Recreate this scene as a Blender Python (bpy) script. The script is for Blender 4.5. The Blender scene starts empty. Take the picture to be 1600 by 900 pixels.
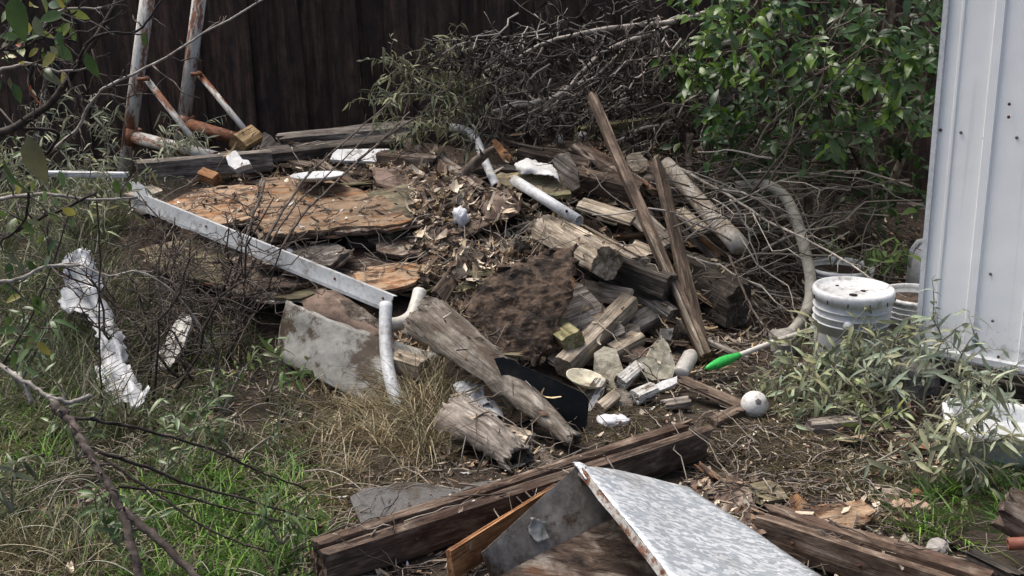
import bpy, bmesh, math, random
import numpy as np
from mathutils import Vector, Matrix, noise
from mathutils.bvhtree import BVHTree
from mathutils.geometry import delaunay_2d_cdt

random.seed(7)
R = math.radians
scene = bpy.context.scene
col = scene.collection

# ------------------------------------------------------------------ camera
CAM = Vector((0, 0, 1.7)); PITCH = R(17.0); FPX = 1900.0
cd = bpy.data.cameras.new("camera"); cam = bpy.data.objects.new("camera", cd); col.objects.link(cam)
cam.location = CAM; cam.rotation_euler = (R(90) - PITCH, 0, 0)
cd.sensor_width = 36.0; cd.lens = 36.0 * FPX / 1600.0; cd.clip_end = 500; cd.clip_start = 0.05
scene.camera = cam

# ------------------------------------------------------------------ sky, sun, exposure
SUN_EL, SUN_AZ = 66.0, 300.0     # azimuth: degrees clockwise from +Y
world = bpy.data.worlds.new("World"); scene.world = world; world.use_nodes = True
wn = world.node_tree; wn.nodes.clear()
wo = wn.nodes.new("ShaderNodeOutputWorld"); wb = wn.nodes.new("ShaderNodeBackground"); ws = wn.nodes.new("ShaderNodeTexSky")
ws.sky_type = 'NISHITA'; ws.sun_disc = False; ws.sun_elevation = R(SUN_EL); ws.sun_rotation = R(SUN_AZ)
ws.air_density = 0.85; ws.dust_density = 6.0; ws.ozone_density = 0.45
wb.inputs[1].default_value = 0.105
wn.links.new(ws.outputs[0], wb.inputs[0]); wn.links.new(wb.outputs[0], wo.inputs[0])
sl = bpy.data.lights.new("sun", 'SUN'); sl.energy = 1.4; sl.angle = R(38); sl.color = (1.0, 0.985, 0.955)
sun = bpy.data.objects.new("sun", sl); col.objects.link(sun)
_sd = Vector((math.sin(R(SUN_AZ)) * math.cos(R(SUN_EL)), math.cos(R(SUN_AZ)) * math.cos(R(SUN_EL)), math.sin(R(SUN_EL))))
sun.rotation_euler = (-_sd).to_track_quat('-Z', 'Y').to_euler(); sun.location = (0, 0, 12)
vs = scene.view_settings
vs.view_transform = 'Standard'; vs.look = 'None'; vs.gamma = 1.0; vs.use_curve_mapping = False; vs.exposure = 1.12

# ------------------------------------------------------------------ layout helpers
CT, ST = math.cos(PITCH), math.sin(PITCH)
def ray(px, py):
    a = (px - 800) / FPX; b = (py - 450) / FPX
    return Vector((a, CT - b * ST, -ST - b * CT))
def at(px, py, Y):
    d = ray(px, py); return CAM + d * (Y / d.y)

# terrain of the heap: heights through a thin plate spline
_cp = []
for y in (1.6, 2.3, 2.9, 3.35):
    for x in (-3.2, -2.2, -1.2, -0.4, 0.4, 1.2, 2.2, 3.2): _cp.append((x, y, 0.0))
for x, y, z in [(-3, 3.9, 0), (-2.2, 3.9, .0), (-1.4, 3.85, .0), (.75, 3.8, 0), (1.3, 3.9, 0), (2, 3.9, 0), (3, 3.9, 0),
                (-3, 4.8, .02), (-2.2, 4.7, .03), (-1.75, 4.6, .04), (1.25, 4.4, 0.0), (1.9, 4.5, 0), (3, 4.6, 0), (1.5, 4.8, .02), (2.4, 5.2, .03), (1.6, 5.3, .06),
                (-3, 5.8, .05), (-2.4, 5.8, .1), (3, 5.8, .05), (2.2, 5.9, .08), (-3, 7, .1), (3, 7, .1), (2, 7, .12), (-2.2, 6.9, .25), (3, 8, 0), (-3, 8, 0), (0, 8, .1), (-1.5, 8, .1), (1.5, 8, .1)]:
    _cp.append((x, y, z))
for px, py, Y in [(420, 455, 4.85), (560, 440, 4.85), (300, 425, 5.05), (450, 385, 5.05), (600, 375, 5.1), (330, 330, 5.35), (480, 300, 5.6), (620, 300, 5.6), (300, 300, 5.7), (480, 250, 6.1),
                  (300, 250, 6.3), (520, 220, 6.6), (650, 240, 6.2), (760, 320, 5.4), (720, 390, 4.95), (700, 465, 4.6), (800, 440, 4.72), (850, 400, 4.85), (800, 560, 4.28), (700, 540, 4.3),
                  (680, 620, 4.0), (760, 640, 3.93), (860, 640, 3.95), (560, 560, 4.35), (450, 560, 4.45), (900, 340, 5.25), (900, 270, 5.7), (1000, 340, 5.4), (1000, 270, 5.8), (1100, 310, 5.8),
                  (950, 480, 4.75), (1030, 480, 4.85), (1000, 560, 4.42), (1130, 470, 5.05), (1160, 390, 5.5), (900, 590, 4.25), (900, 215, 6.5), (760, 215, 6.5), (1080, 220, 6.5), (1250, 330, 6.0)]:
    p = at(px, py, Y); _cp.append((p.x, p.y, max(p.z - 0.03, 0)))
_cp = np.array(_cp)
def _phi(r2): return np.where(r2 > 1e-12, r2 * np.log(np.maximum(r2, 1e-12)), 0)
_n = len(_cp)
_K = _phi(((_cp[:, None, :2] - _cp[None, :, :2]) ** 2).sum(-1)) + np.eye(_n) * 0.01
_P = np.c_[np.ones(_n), _cp[:, :2]]
_A = np.block([[_K, _P], [_P.T, np.zeros((3, 3))]])
_W = np.linalg.solve(_A, np.r_[_cp[:, 2], 0, 0, 0])
def H_np(x, y):
    x = np.asarray(x, float); y = np.asarray(y, float)
    r2 = (x[..., None] - _cp[:, 0]) ** 2 + (y[..., None] - _cp[:, 1]) ** 2
    return _phi(r2) @ _W[:_n] + _W[_n] + _W[_n + 1] * x + _W[_n + 2] * y
def H(x, y):
    if abs(x) > 3.4 or y < 1.8 or y > 8: return 0.0
    return max(float(H_np(x, y)), 0.0)
def S(px, py, lift=0.0):
    d = ray(px, py); Y = np.arange(2.0, 8.0, 0.02)
    t = Y / d.y; xs = d.x * t; zs = CAM.z + d.z * t
    h = np.maximum(H_np(xs, Y), 0.0)
    k = np.nonzero(zs <= h)[0]
    i = k[0] if len(k) else len(Y) - 1
    return Vector((xs[i], Y[i], h[i] + lift))
def pt(s):
    if isinstance(s, Vector): return s
    return at(*s) if len(s) == 3 else S(*s)

# ------------------------------------------------------------------ mesh buffer, objects
RECV_V, RECV_F, RECV_H = [], [], []
class Buf:
    def __init__(s): s.v = []; s.f = []; s.c = []; s.smooth = True
    def add(s, vs, fs, c=None):
        b = len(s.v); s.v.extend(vs); s.f.extend([tuple(i + b for i in f) for f in fs])
        s.c.extend([c or (1, 1, 1)] * len(vs))
    def mesh(s, name, mat, smooth=None):
        me = bpy.data.meshes.new(name); me.from_pydata([tuple(v) for v in s.v], [], s.f)
        if mat: me.materials.append(mat)
        if any(c != (1, 1, 1) for c in s.c[:: max(1, len(s.c) // 50)]):
            at_ = me.attributes.new('tint', 'FLOAT_COLOR', 'POINT')
            a = np.ones((len(s.v), 4), np.float32); a[:, :3] = np.array(s.c, np.float32); at_.data.foreach_set('color', a.ravel())
        sm = s.smooth if smooth is None else smooth
        me.polygons.foreach_set('use_smooth', [sm] * len(me.polygons)); me.update()
        return me
WORLD = {}
def obj(name, data, M=None, parent=None, recv=False):
    o = bpy.data.objects.new(name, data); col.objects.link(o)
    M = M or Matrix(); WORLD[o.name] = M
    if parent: o.parent = parent; o.matrix_basis = WORLD[parent.name].inverted() @ M
    else: o.matrix_basis = M
    if recv and data:
        b = len(RECV_V); RECV_V.extend([M @ v.co for v in data.vertices]); RECV_F.extend([tuple(i + b for i in p.vertices) for p in data.polygons]); RECV_H.extend([recv] * len(data.polygons))
    return o
LABELS = {}
def tag(o, label, cat, group=None, kind=None):
    o['label'] = label; o['category'] = cat
    if group: o['group'] = group
    if kind: o['kind'] = kind
    return o
def empty(name, loc, label, cat, group=None):
    o = bpy.data.objects.new(name, None); col.objects.link(o); M = Matrix.Translation(loc); o.matrix_basis = M; WORLD[o.name] = M
    o.empty_display_size = .05
    return tag(o, label, cat, group)
def frame(A, B, up=Vector((0, 0, 1)), roll=0.0):
    x = (B - A).normalized()
    if abs(x.dot(up)) > .98: up = Vector((0, 1, 0))
    y = up.cross(x).normalized(); z = x.cross(y)
    M = Matrix((x, y, z)).transposed().to_4x4() @ Matrix.Rotation(roll, 4, 'X')
    return Matrix.Translation(A) @ M
def nz(p, s=1.0, o=0): return noise.noise(Vector((p[0] * s + o * 17.3, p[1] * s + o * 7.7, p[2] * s - o * 3.1)))
_seed = [0]
def nseed(): _seed[0] += 1; return _seed[0]

# ------------------------------------------------------------------ materials
class NT:
    def __init__(s, name):
        s.m = bpy.data.materials.new(name); s.m.use_nodes = True; s.t = s.m.node_tree
        s.b = s.t.nodes['Principled BSDF']; s.b.inputs['Specular IOR Level'].default_value = .3
    def n(s, typ, ins=None, **props):
        k = s.t.nodes.new(typ)
        for a, b in props.items(): setattr(k, a, b)
        for a, b in (ins or {}).items():
            if hasattr(b, 'is_linked') or hasattr(b, 'links'): s.t.links.new(b, k.inputs[a])
            else: k.inputs[a].default_value = b
        return k
    def coord(s, scale=(1, 1, 1), rnd=True, space='Object'):
        tc = s.n('ShaderNodeTexCoord'); out = tc.outputs[space]
        if rnd:
            oi = s.n('ShaderNodeObjectInfo'); mu = s.n('ShaderNodeVectorMath', {0: oi.outputs['Random'], 1: (13.1, 7.7, 5.3)}, operation='MULTIPLY')
            out = s.n('ShaderNodeVectorMath', {0: out, 1: mu.outputs[0]}, operation='ADD').outputs[0]
        return s.n('ShaderNodeMapping', {'Vector': out, 'Scale': scale}).outputs[0]
    def noise(s, vec, scale, detail=6, rough=.6, dist=0):
        return s.n('ShaderNodeTexNoise', {'Vector': vec, 'Scale': scale, 'Detail': detail, 'Roughness': rough, 'Distortion': dist}).outputs['Fac']
    def ramp(s, fac, stops, interp='LINEAR'):
        r = s.n('ShaderNodeValToRGB', {'Fac': fac}); e = r.color_ramp.elements; r.color_ramp.interpolation = interp
        while len(e) < len(stops): e.new(.5)
        for i, (p, c) in enumerate(stops): e[i].position = p; e[i].color = (c if isinstance(c, tuple) else (c, c, c)) + (1,)
        return r.outputs['Color']
    def mix(s, f, a, b, mode='MIX'):
        k = s.n('ShaderNodeMix', data_type='RGBA', blend_type=mode)
        for i, v in ((0, f), (6, a), (7, b)):
            if hasattr(v, 'links'): s.t.links.new(v, k.inputs[i])
            else: k.inputs[i].default_value = (v if not isinstance(v, tuple) else v + (1,) if len(v) == 3 else v)
        return k.outputs[2]
    def bump(s, h, strength=.5, dist=.01, nrm=None):
        ins = {'Height': h, 'Strength': strength, 'Distance': dist}
        if nrm: ins['Normal'] = nrm
        return s.n('ShaderNodeBump', ins).outputs[0]
    def done(s, color=None, rough=None, normal=None, **kw):
        for k, v in (('Base Color', color), ('Roughness', rough), ('Normal', normal)):
            if v is None: continue
            if hasattr(v, 'links'): s.t.links.new(v, s.b.inputs[k])
            else: s.b.inputs[k].default_value = v + (1,) if isinstance(v, tuple) else v
        for k, v in kw.items():
            k = k.replace('_', ' ')
            if hasattr(v, 'links'): s.t.links.new(v, s.b.inputs[k])
            else: s.b.inputs[k].default_value = v
        return s.m
M_ = {}
def wood(name, dark, mid, light, blotch=None, bl=(.45, .62), moss=None, paint=None, g=1.0, rough=.85, cr=.45, ax=4.0, gx=34):
    t = NT(name)
    c = t.coord((ax * g, gx * g, gx * g)); c2 = t.coord((2.2, 75, 75)); c3 = t.coord((5, 9, 9)); cf = t.coord((8, 160, 160))
    n1 = t.noise(c, 1.6, 9, .62, .6)
    base = t.ramp(n1, [(.3, dark), (.5, mid), (.68, light)])
    cracks = t.ramp(t.noise(c2, .9, 4, .55, .3), [(.36, 0.0), (.44, 1.0)])
    base = t.mix(t.n('ShaderNodeMath', {0: t.n('ShaderNodeMath', {0: 1.0, 1: cracks}, operation='SUBTRACT').outputs[0], 1: cr}, operation='MULTIPLY').outputs[0], base, tuple(x * .25 for x in dark))
    fine = t.noise(cf, 1.0, 3, .6)
    base = t.mix(.35, base, t.ramp(fine, [(.3, .35), (.7, 1.0)]), 'MULTIPLY')
    bn = t.noise(c3, .9, 7, .65)
    if blotch: base = t.mix(t.ramp(bn, [(bl[0], 0.0), (bl[1], 1.0)]), base, blotch)
    if moss: base = t.mix(t.ramp(t.noise(c3, 1.7, 6, .7), [(.5, 0.0), (.66, .7)]), base, moss)
    if paint: base = t.mix(t.ramp(t.noise(t.coord((4, 14, 14)), 1.4, 8, .7), [(.47, 0.0), (.5, 1.0)]), base, paint)
    dirt = t.ramp(t.noise(t.coord((1, 1.6, 1.6)), 11, 9, .75), [(.34, .3), (.5, .8), (.66, 1.15)])
    base = t.mix(.85, base, dirt, 'MULTIPLY')
    oi = t.n('ShaderNodeObjectInfo'); base = t.mix(.5, base, t.ramp(oi.outputs['Random'], [(0, .45), (.6, 1.0), (1, 1.7)]), 'MULTIPLY')
    h = t.mix(.5, t.mix(.5, n1, cracks), fine)
    nrm = t.bump(h, .9, .008)
    return t.done(base, rough, nrm)
M_['fence'] = wood('fence_wood', (.026, .016, .012), (.07, .042, .03), (.13, .08, .057), blotch=(.03, .021, .018), bl=(.46, .66), rough=.8, cr=.35, ax=1.3, gx=18)
M_['grey'] = wood('weathered_grey_wood', (.06, .05, .04), (.21, .18, .15), (.42, .38, .325), blotch=(.085, .065, .05), bl=(.52, .72))
M_['tan'] = wood('bleached_tan_wood', (.12, .09, .062), (.38, .315, .235), (.62, .55, .44), blotch=(.16, .115, .075), bl=(.55, .75))
M_['brown'] = wood('damp_brown_wood', (.03, .02, .014), (.12, .085, .06), (.27, .205, .15), blotch=(.04, .027, .019), bl=(.5, .7))
M_['darkbeam'] = wood('dark_old_wood', (.016, .013, .01), (.07, .058, .047), (.17, .145, .12), blotch=(.028, .022, .018), bl=(.5,.7))
M_['fresh'] = wood('orange_wood', (.13, .05, .018), (.34, .16, .065), (.5, .29, .14), blotch=(.1, .045, .02), bl=(.52, .7), cr=.3)
M_['block'] = wood('yellow_block_wood', (.2, .12, .05), (.4, .26, .12), (.55, .4, .22), bl=(.5, .7), cr=.25)
M_['rot'] = wood('rotten_plywood', (.045, .021, .01), (.25, .115, .046), (.44, .26, .125), blotch=(.05, .031, .021), bl=(.46, .58), g=.45, paint=(.27, .185, .115), cr=.4, ax=9, gx=18)
M_['rotdark'] = wood('dark_rotten_plywood', (.025, .016, .012), (.13, .09, .066), (.42, .36, .29), blotch=(.15, .07, .033), bl=(.55, .66), g=.5, cr=.5, ax=9, gx=28)
M_['rotgreen'] = wood('mouldy_plywood', (.06, .045, .025), (.2, .165, .1), (.36, .31, .2), blotch=(.06, .045, .03), bl=(.5, .65), moss=(.17, .17, .085), g=.5)
M_['rollwood'] = wood('bleached_bark_wood', (.085, .068, .05), (.29, .25, .2), (.5, .45, .375), blotch=(.085, .062, .044), bl=(.5, .64), cr=.5, ax=7, gx=24)
M_['mossy'] = wood('mossy_green_wood', (.05, .042, .02), (.17, .15, .075), (.3, .27, .17), moss=(.12, .13, .045))
M_['painted'] = wood('flaking_white_paint_wood', (.05, .04, .03), (.16, .13, .1), (.28, .24, .19), paint=(.72, .7, .64))

def simple(name, c1, c2, scale=12, rough=.6, bump=.3, bd=.004, dirt=None, dl=(.5, .65), ds=6, **kw):
    t = NT(name); c = t.coord()
    n1 = t.noise(c, scale, 7, .65); base = t.ramp(n1, [(.32, c1), (.68, c2)])
    if dirt: base = t.mix(t.ramp(t.noise(c, ds, 8, .72), [(dl[0], 0.0), (dl[1], 1.0)]), base, dirt)
    base = t.mix(.55, base, t.ramp(t.noise(c, 55, 8, .8), [(.36, .45), (.5, .95), (.7, 1.1)]), 'MULTIPLY')
    return t.done(base, rough, t.bump(t.noise(c, scale * 2.5, 6, .7), bump, bd), **kw)
M_['white'] = simple('white_enamel', (.38, .395, .395), (.52, .53, .525), 6, .4, .1, .002, dirt=(.15, .125, .095), dl=(.52, .68), ds=10)
M_['pvc'] = simple('grimy_plastic_pipe', (.4, .38, .33), (.62, .6, .54), 9, .45, .1, dirt=(.13, .1, .07), dl=(.55, .7), ds=9)
M_['plastic'] = simple('thin_white_plastic', (.44, .45, .45), (.56, .57, .57), 5, .4, .15, dirt=(.22, .2, .165), dl=(.56, .8), ds=7)
M_['greysheet'] = simple('dirty_grey_sheet', (.16, .155, .135), (.36, .355, .32), 9, .5, .3, dirt=(.06, .042, .026), dl=(.5, .57), ds=7) # simple('dirty_grey_sheet', (.12, .115, .098), (.27, .265, .235), 5, .55, .25, dirt=(.045, .034, .022), dl=(.44, .64), ds=6)
M_['foam'] = simple('white_foam', (.48, .48, .46), (.62, .62, .6), 20, .8, .35, dirt=(.26, .22, .17), dl=(.52, .75), ds=16)
M_['wadding'] = simple('white_wadding', (.45, .46, .48), (.62, .63, .65), 30, .95, .6, .006)
M_['plaster'] = simple('broken_plaster', (.34, .31, .215), (.62, .58, .45), 22, .9, .8, .006, dirt=(.12, .09, .06), dl=(.5, .66), ds=12)
M_['tub'] = simple('white_tub_plastic', (.62, .63, .62), (.74, .75, .74), 5, .4, .1, dirt=(.3, .27, .22), dl=(.62, .76), ds=16)
M_['stone'] = simple('grey_stone', (.16, .15, .135), (.34, .32, .29), 16, .85, .5, dirt=(.06, .05, .04))
M_['brick'] = simple('pale_brick', (.3, .19, .13), (.46, .34, .25), 20, .9, .5, dirt=(.1, .075, .055))
M_['cloth'] = simple('brown_fabric', (.1, .068, .05), (.25, .185, .145), 6, .9, .3, dirt=(.05, .033, .024), dl=(.45, .62), ds=9)
M_['carpet'] = simple('soiled_matting', (.03, .02, .014), (.13, .09, .062), 40, .95, .7, .01, dirt=(.022, .016, .012), dl=(.5, .56), ds=11)
M_['black'] = simple('black_plastic', (.004, .0045, .005), (.009, .0095, .0105), 6, .3, .05, dirt=(.026, .023, .018), dl=(.52, .7), ds=9, Specular_IOR_Level=.14)
M_['shingle'] = simple('grey_shingle_grit', (.075, .072, .068), (.17, .165, .155), 260, .95, .9, .004, dirt=(.07, .055, .04), dl=(.5, .62), ds=9)
M_['green'] = simple('bright_green_plastic', (.025, .36, .055), (.05, .48, .1), 6, .38, .1, dirt=(.09, .14, .06), dl=(.58, .75), ds=20)
M_['bucket'] = simple('white_bucket_plastic', (.44, .45, .45), (.56, .57, .565), 5, .42, .1, dirt=(.18, .155, .125), dl=(.57, .72), ds=9)
M_['lid'] = simple('stained_lid_plastic', (.48, .49, .49), (.6, .61, .61), 5, .45, .15, dirt=(.14, .12, .09), dl=(.53, .68), ds=11)
M_['wire'] = simple('dark_wire', (.05, .045, .04), (.1, .09, .08), 20, .5, .1)
M_['hole'] = simple('dark_hole', (.01, .009, .008), (.02, .018, .016), 20, .9, .1)
M_['ballm'] = simple('scuffed_white_ball', (.5, .49, .46), (.62, .61, .58), 8, .6, .2, dirt=(.2, .17, .12), dl=(.54, .72), ds=26)
M_['ballp'] = simple('faded_grey_patch', (.08, .08, .078), (.16, .158, .15), 30, .7, .2)
M_['hose'] = simple('weathered_hose', (.27, .255, .21), (.5, .48, .41), 9, .8, .5, dirt=(.07, .06, .045), dl=(.5, .65), ds=8)
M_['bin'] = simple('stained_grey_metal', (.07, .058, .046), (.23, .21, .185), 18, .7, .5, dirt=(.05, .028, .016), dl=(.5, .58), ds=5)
M_['glassjar'] = simple('cloudy_jar', (.3, .28, .25), (.5, .48, .44), 7, .25, .2, dirt=(.1, .08, .06))
M_['rubbertoe'] = simple('red_brown_rubber', (.16, .055, .035), (.25, .1, .065), 12, .55, .2)

def rust(name, paint, pr):
    t = NT(name); c = t.coord((1, 3, 3)); n1 = t.noise(c, 5, 9, .72)
    rc = t.ramp(t.noise(c, 22, 6, .7), [(.3, (.05, .018, .01)), (.55, (.17, .07, .035)), (.75, (.3, .15, .08))])
    pc = t.ramp(t.noise(c, 9, 6, .7), [(.35, tuple(x * .6 for x in paint)), (.6, paint)])
    m = t.ramp(n1, [(pr - .04, 0.0), (pr + .04, 1.0)])
    return t.done(t.mix(m, rc, pc), .75, t.bump(t.mix(.5, m, t.noise(c, 40, 5, .7)), .5, .003))
M_['rustpaint'] = rust('rusty_painted_pipe', (.47, .465, .425), .485)
M_['rustred'] = rust('red_rust_pipe', (.34, .26, .2), .66)
def galv():
    t = NT('galvanised_spangle'); c = t.coord((1, 1.9, 1), rnd=False)
    nd = t.noise(c, 30, 5, .6); w = t.n('ShaderNodeVectorMath', {0: c, 1: t.n('ShaderNodeVectorMath', {0: t.n('ShaderNodeTexNoise', {'Vector': c, 'Scale': 38.0, 'Detail': 5.0}).outputs['Color'], 1: (.045, .045, .045)}, operation='MULTIPLY').outputs[0]}, operation='ADD').outputs[0]
    v = t.n('ShaderNodeTexVoronoi', {'Vector': w, 'Scale': 58.0}).outputs['Color']
    sep = t.n('ShaderNodeSeparateColor', {'Color': v}).outputs[0]
    base = t.ramp(sep, [(.15, (.3, .33, .345)), (.5, (.38, .405, .42)), (.6, (.54, .56, .57)), (1, (.66, .675, .68))])
    base = t.mix(.5, base, t.ramp(nd, [(.35, .7), (.6, 1.0)]), 'MULTIPLY')
    base = t.mix(t.ramp(t.noise(c, 5, 8, .7), [(.5, 0.0), (.7, .55)]), base, (.2, .18, .15))
    return t.done(base, t.ramp(sep, [(0, .62), (1, .45)]), t.bump(t.noise(c, 8, 3), .1, .004), Metallic=.35)
M_['galv'] = galv()
def soil(name, a, b, c_):
    t = NT(name); c = t.coord(rnd=False)
    n1 = t.noise(c, 7, 10, .75); n2 = t.noise(c, 45, 6, .7)
    base = t.mix(.6, t.ramp(n1, [(.3, a), (.52, b), (.72, c_)]), t.ramp(n2, [(.3, .25), (.7, 1.3)]), 'MULTIPLY')
    return t.done(base, .95, t.bump(t.mix(.5, n1, n2), 1.0, .03))
M_['ground'] = soil('litter_soil', (.014, .01, .007), (.045, .033, .022), (.1, .077, .052))
M_['mound'] = soil('rotted_wood_soil', (.012, .008, .006), (.042, .028, .019), (.1, .07, .047))
def tinted(name, rough=.75, transl=.0, spec=.3, gloss=None):
    t = NT(name); a = t.n('ShaderNodeAttribute', attribute_name='tint')
    c = t.coord(rnd=False); base = t.mix(.6, a.outputs['Color'], t.ramp(t.noise(c, 35, 5, .7), [(.3, .5), (.7, 1.25)]), 'MULTIPLY')
    t.done(base, rough); t.b.inputs['Specular IOR Level'].default_value = spec
    if transl:
        tr = t.n('ShaderNodeBsdfTranslucent', {'Color': base}); mx = t.n('ShaderNodeMixShader', {0: transl, 1: t.b.outputs[0], 2: tr.outputs[0]})
        t.t.links.new(mx.outputs[0], t.t.nodes['Material Output'].inputs[0])
    return t.m
M_['leaf'] = tinted('living_leaf', .33, .3, .5)
M_['dull'] = tinted('dull_leaf', .75, .2, .2)
M_['litter'] = tinted('leaf_litter', .85, .0, .25)
M_['grass'] = tinted('grass_blade', .6, .25, .3)
def bark(name, a, b, c_, sc=1.0, white=None):
    t = NT(name); c = t.coord((sc, sc, sc)); n1 = t.noise(c, 30, 8, .7); n2 = t.noise(c, 7, 6, .6)
    base = t.ramp(n1, [(.3, a), (.5, b), (.7, c_)])
    if white: base = t.mix(t.ramp(n2, [(.48, 0.0), (.58, .85)]), base, white)
    return t.done(base, .85, t.bump(n1, .7, .006))
M_['bark'] = bark('grey_brown_bark', (.03, .022, .017), (.085, .066, .053), (.2, .17, .145))
M_['palebark'] = bark('pale_dead_twig', (.12, .1, .082), (.28, .25, .215), (.5, .465, .41))
M_['darkbark'] = bark('dark_wet_bark', (.012, .008, .007), (.035, .026, .021), (.09, .072, .062))
M_['log'] = bark('pale_log_bark', (.14, .11, .08), (.32, .275, .22), (.52, .47, .39), 1.2, white=(.48, .45, .4))
M_['stemgreen'] = bark('grey_green_stem', (.1, .095, .065), (.2, .19, .14), (.32, .31, .25))
def roll_mat():
    t = NT('bleached_bark_sheet'); c = t.coord((3, 12, 12)); n1 = t.noise(c, 4, 9, .7, .5); c1 = t.coord()
    base = t.ramp(n1, [(.28, (.07, .056, .042)), (.48, (.22, .188, .15)), (.7, (.46, .415, .35))])
    base = t.mix(t.ramp(t.noise(c1, 9, 8, .72), [(.46, 0.0), (.6, .9)]), base, (.075, .055, .038))
    base = t.mix(t.ramp(t.noise(c1, 55, 5, .75), [(.4, .8), (.5, 0.0)]), base, (.05, .037, .026))
    return t.done(base, .88, t.bump(t.mix(.5, n1, t.noise(c1, 60, 7, .75)), 1.0, .014))
M_['roll'] = roll_mat()
def shed_mat():
    t = NT('white_ribbed_metal'); c = t.coord(rnd=False)
    wv = t.n('ShaderNodeTexWave', {'Vector': c, 'Scale': 48.0, 'Distortion': .25, 'Detail': 1.0}, wave_type='BANDS', bands_direction='X').outputs['Fac']
    n1 = t.noise(c, 2.2, 7, .65); base = t.ramp(n1, [(.3, (.77, .79, .775)), (.7, (.84, .855, .84))])
    base = t.mix(.12, base, t.ramp(wv, [(.2, .75), (.8, 1.0)]), 'MULTIPLY')
    base = t.mix(t.ramp(t.noise(t.coord((3, 3, .6), rnd=False), 7, 9, .75), [(.66, 0.0), (.8, .55)]), base, (.36, .33, .28))
    z = t.n('ShaderNodeSeparateXYZ', {'Vector': t.n('ShaderNodeTexCoord').outputs['Object']}).outputs[2]
    sp = t.n('ShaderNodeMath', {0: t.noise(c, 26, 8, .75), 1: t.n('ShaderNodeMath', {0: z, 1: .9}, operation='MULTIPLY').outputs[0]}, operation='SUBTRACT').outputs[0]
    base = t.mix(t.ramp(sp, [(.44, 0.0), (.6, .7)]), base, (.24, .2, .15))     # mud splashed up from the soil
    base = t.mix(t.ramp(t.noise(t.coord((26, 26, .7), rnd=False), 1.0, 5, .6), [(.6, 0.0), (.78, .35)]), base, (.4, .37, .32))
    return t.done(base, .5, t.bump(wv, .2, .002, t.bump(t.noise(c, 3.5, 2), .35, .02)))
M_['shed'] = shed_mat()
M_['shedplain'] = simple('white_trim_paint', (.5, .52, .53), (.6, .615, .62), 6, .45, .1, dirt=(.22, .15, .09), dl=(.66, .75), ds=11)
M_['screw'] = simple('rusty_screw', (.05, .02, .011), (.12, .05, .025), 60, .7, .3)
M_['screwg'] = simple('grey_screw', (.06, .065, .07), (.12, .125, .13), 60, .5, .2)

# ------------------------------------------------------------------ shape builders
def beam_buf(L, w, h, rough=.003, jag=(.004, .004), seg=None, taper=1.0, bow=0.0, groove=.0012, k=5):
    b = Buf(); sd = nseed(); seg = seg or max(6, min(26, int(L / .045))); rng = random.Random(sd)
    per = []; rd = min(w, h) * .1
    def side(x0, y0, x1, y1):
        for i in range(k): t = i / k; per.append((x0 + (x1 - x0) * t, y0 + (y1 - y0) * t))
    side(-w / 2 + rd, -h / 2, w / 2 - rd, -h / 2); side(w / 2, -h / 2 + rd, w / 2, h / 2 - rd)
    side(w / 2 - rd, h / 2, -w / 2 + rd, h / 2); side(-w / 2, h / 2 - rd, -w / 2, -h / 2 + rd)
    n = len(per); gr = [rng.uniform(-groove, groove) for _ in per]; j0 = [rng.random() ** 2 for _ in per]; j1 = [rng.random() ** 2 for _ in per]
    vs = []
    for i in range(seg + 1):
        t = i / seg; sc = 1 + (taper - 1) * t
        for j, (y, z) in enumerate(per):
            x = L * t
            if i == 0: x -= 0 if jag[0] == 0 else -jag[0] * j0[j]
            if i == seg: x -= jag[1] * j1[j]
            q = (x * 3, y * 25, z * 25)
            d = 1 + (nz(q, 1.0, sd) * rough + gr[j] - max(0, nz((x * 9, y * 40, z * 40), 1, sd + 3) - .35) * rough * 2.5) / (min(w, h) / 2)
            vs.append((x, y * sc * d, z * sc * d + bow * math.sin(math.pi * t)))
    fs = []
    for i in range(seg):
        for j in range(n): fs.append((i * n + j, i * n + (j + 1) % n, (i + 1) * n + (j + 1) % n, (i + 1) * n + j))
    c0 = len(vs); vs.append((jag[0] * .5, 0, 0)); c1 = len(vs); vs.append((L - jag[1] * .6, 0, bow * 0))
    for j in range(n):
        fs.append((c0, (j + 1) % n, j)); fs.append((c1, seg * n + j, seg * n + (j + 1) % n))
    b.add(vs, fs); b.smooth = False
    return b
def beam(name, label, cat, A, B, w, h, mat, roll=0, parent=None, recv=True, **kw):
    A, B = pt(A), pt(B); bf = beam_buf((B - A).length, w, h, **kw)
    o = obj(name, bf.mesh(name, M_[mat]), frame(A, B, roll=R(roll)), parent, 2 if recv else 0)
    return tag(o, label, cat) if label else o

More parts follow.
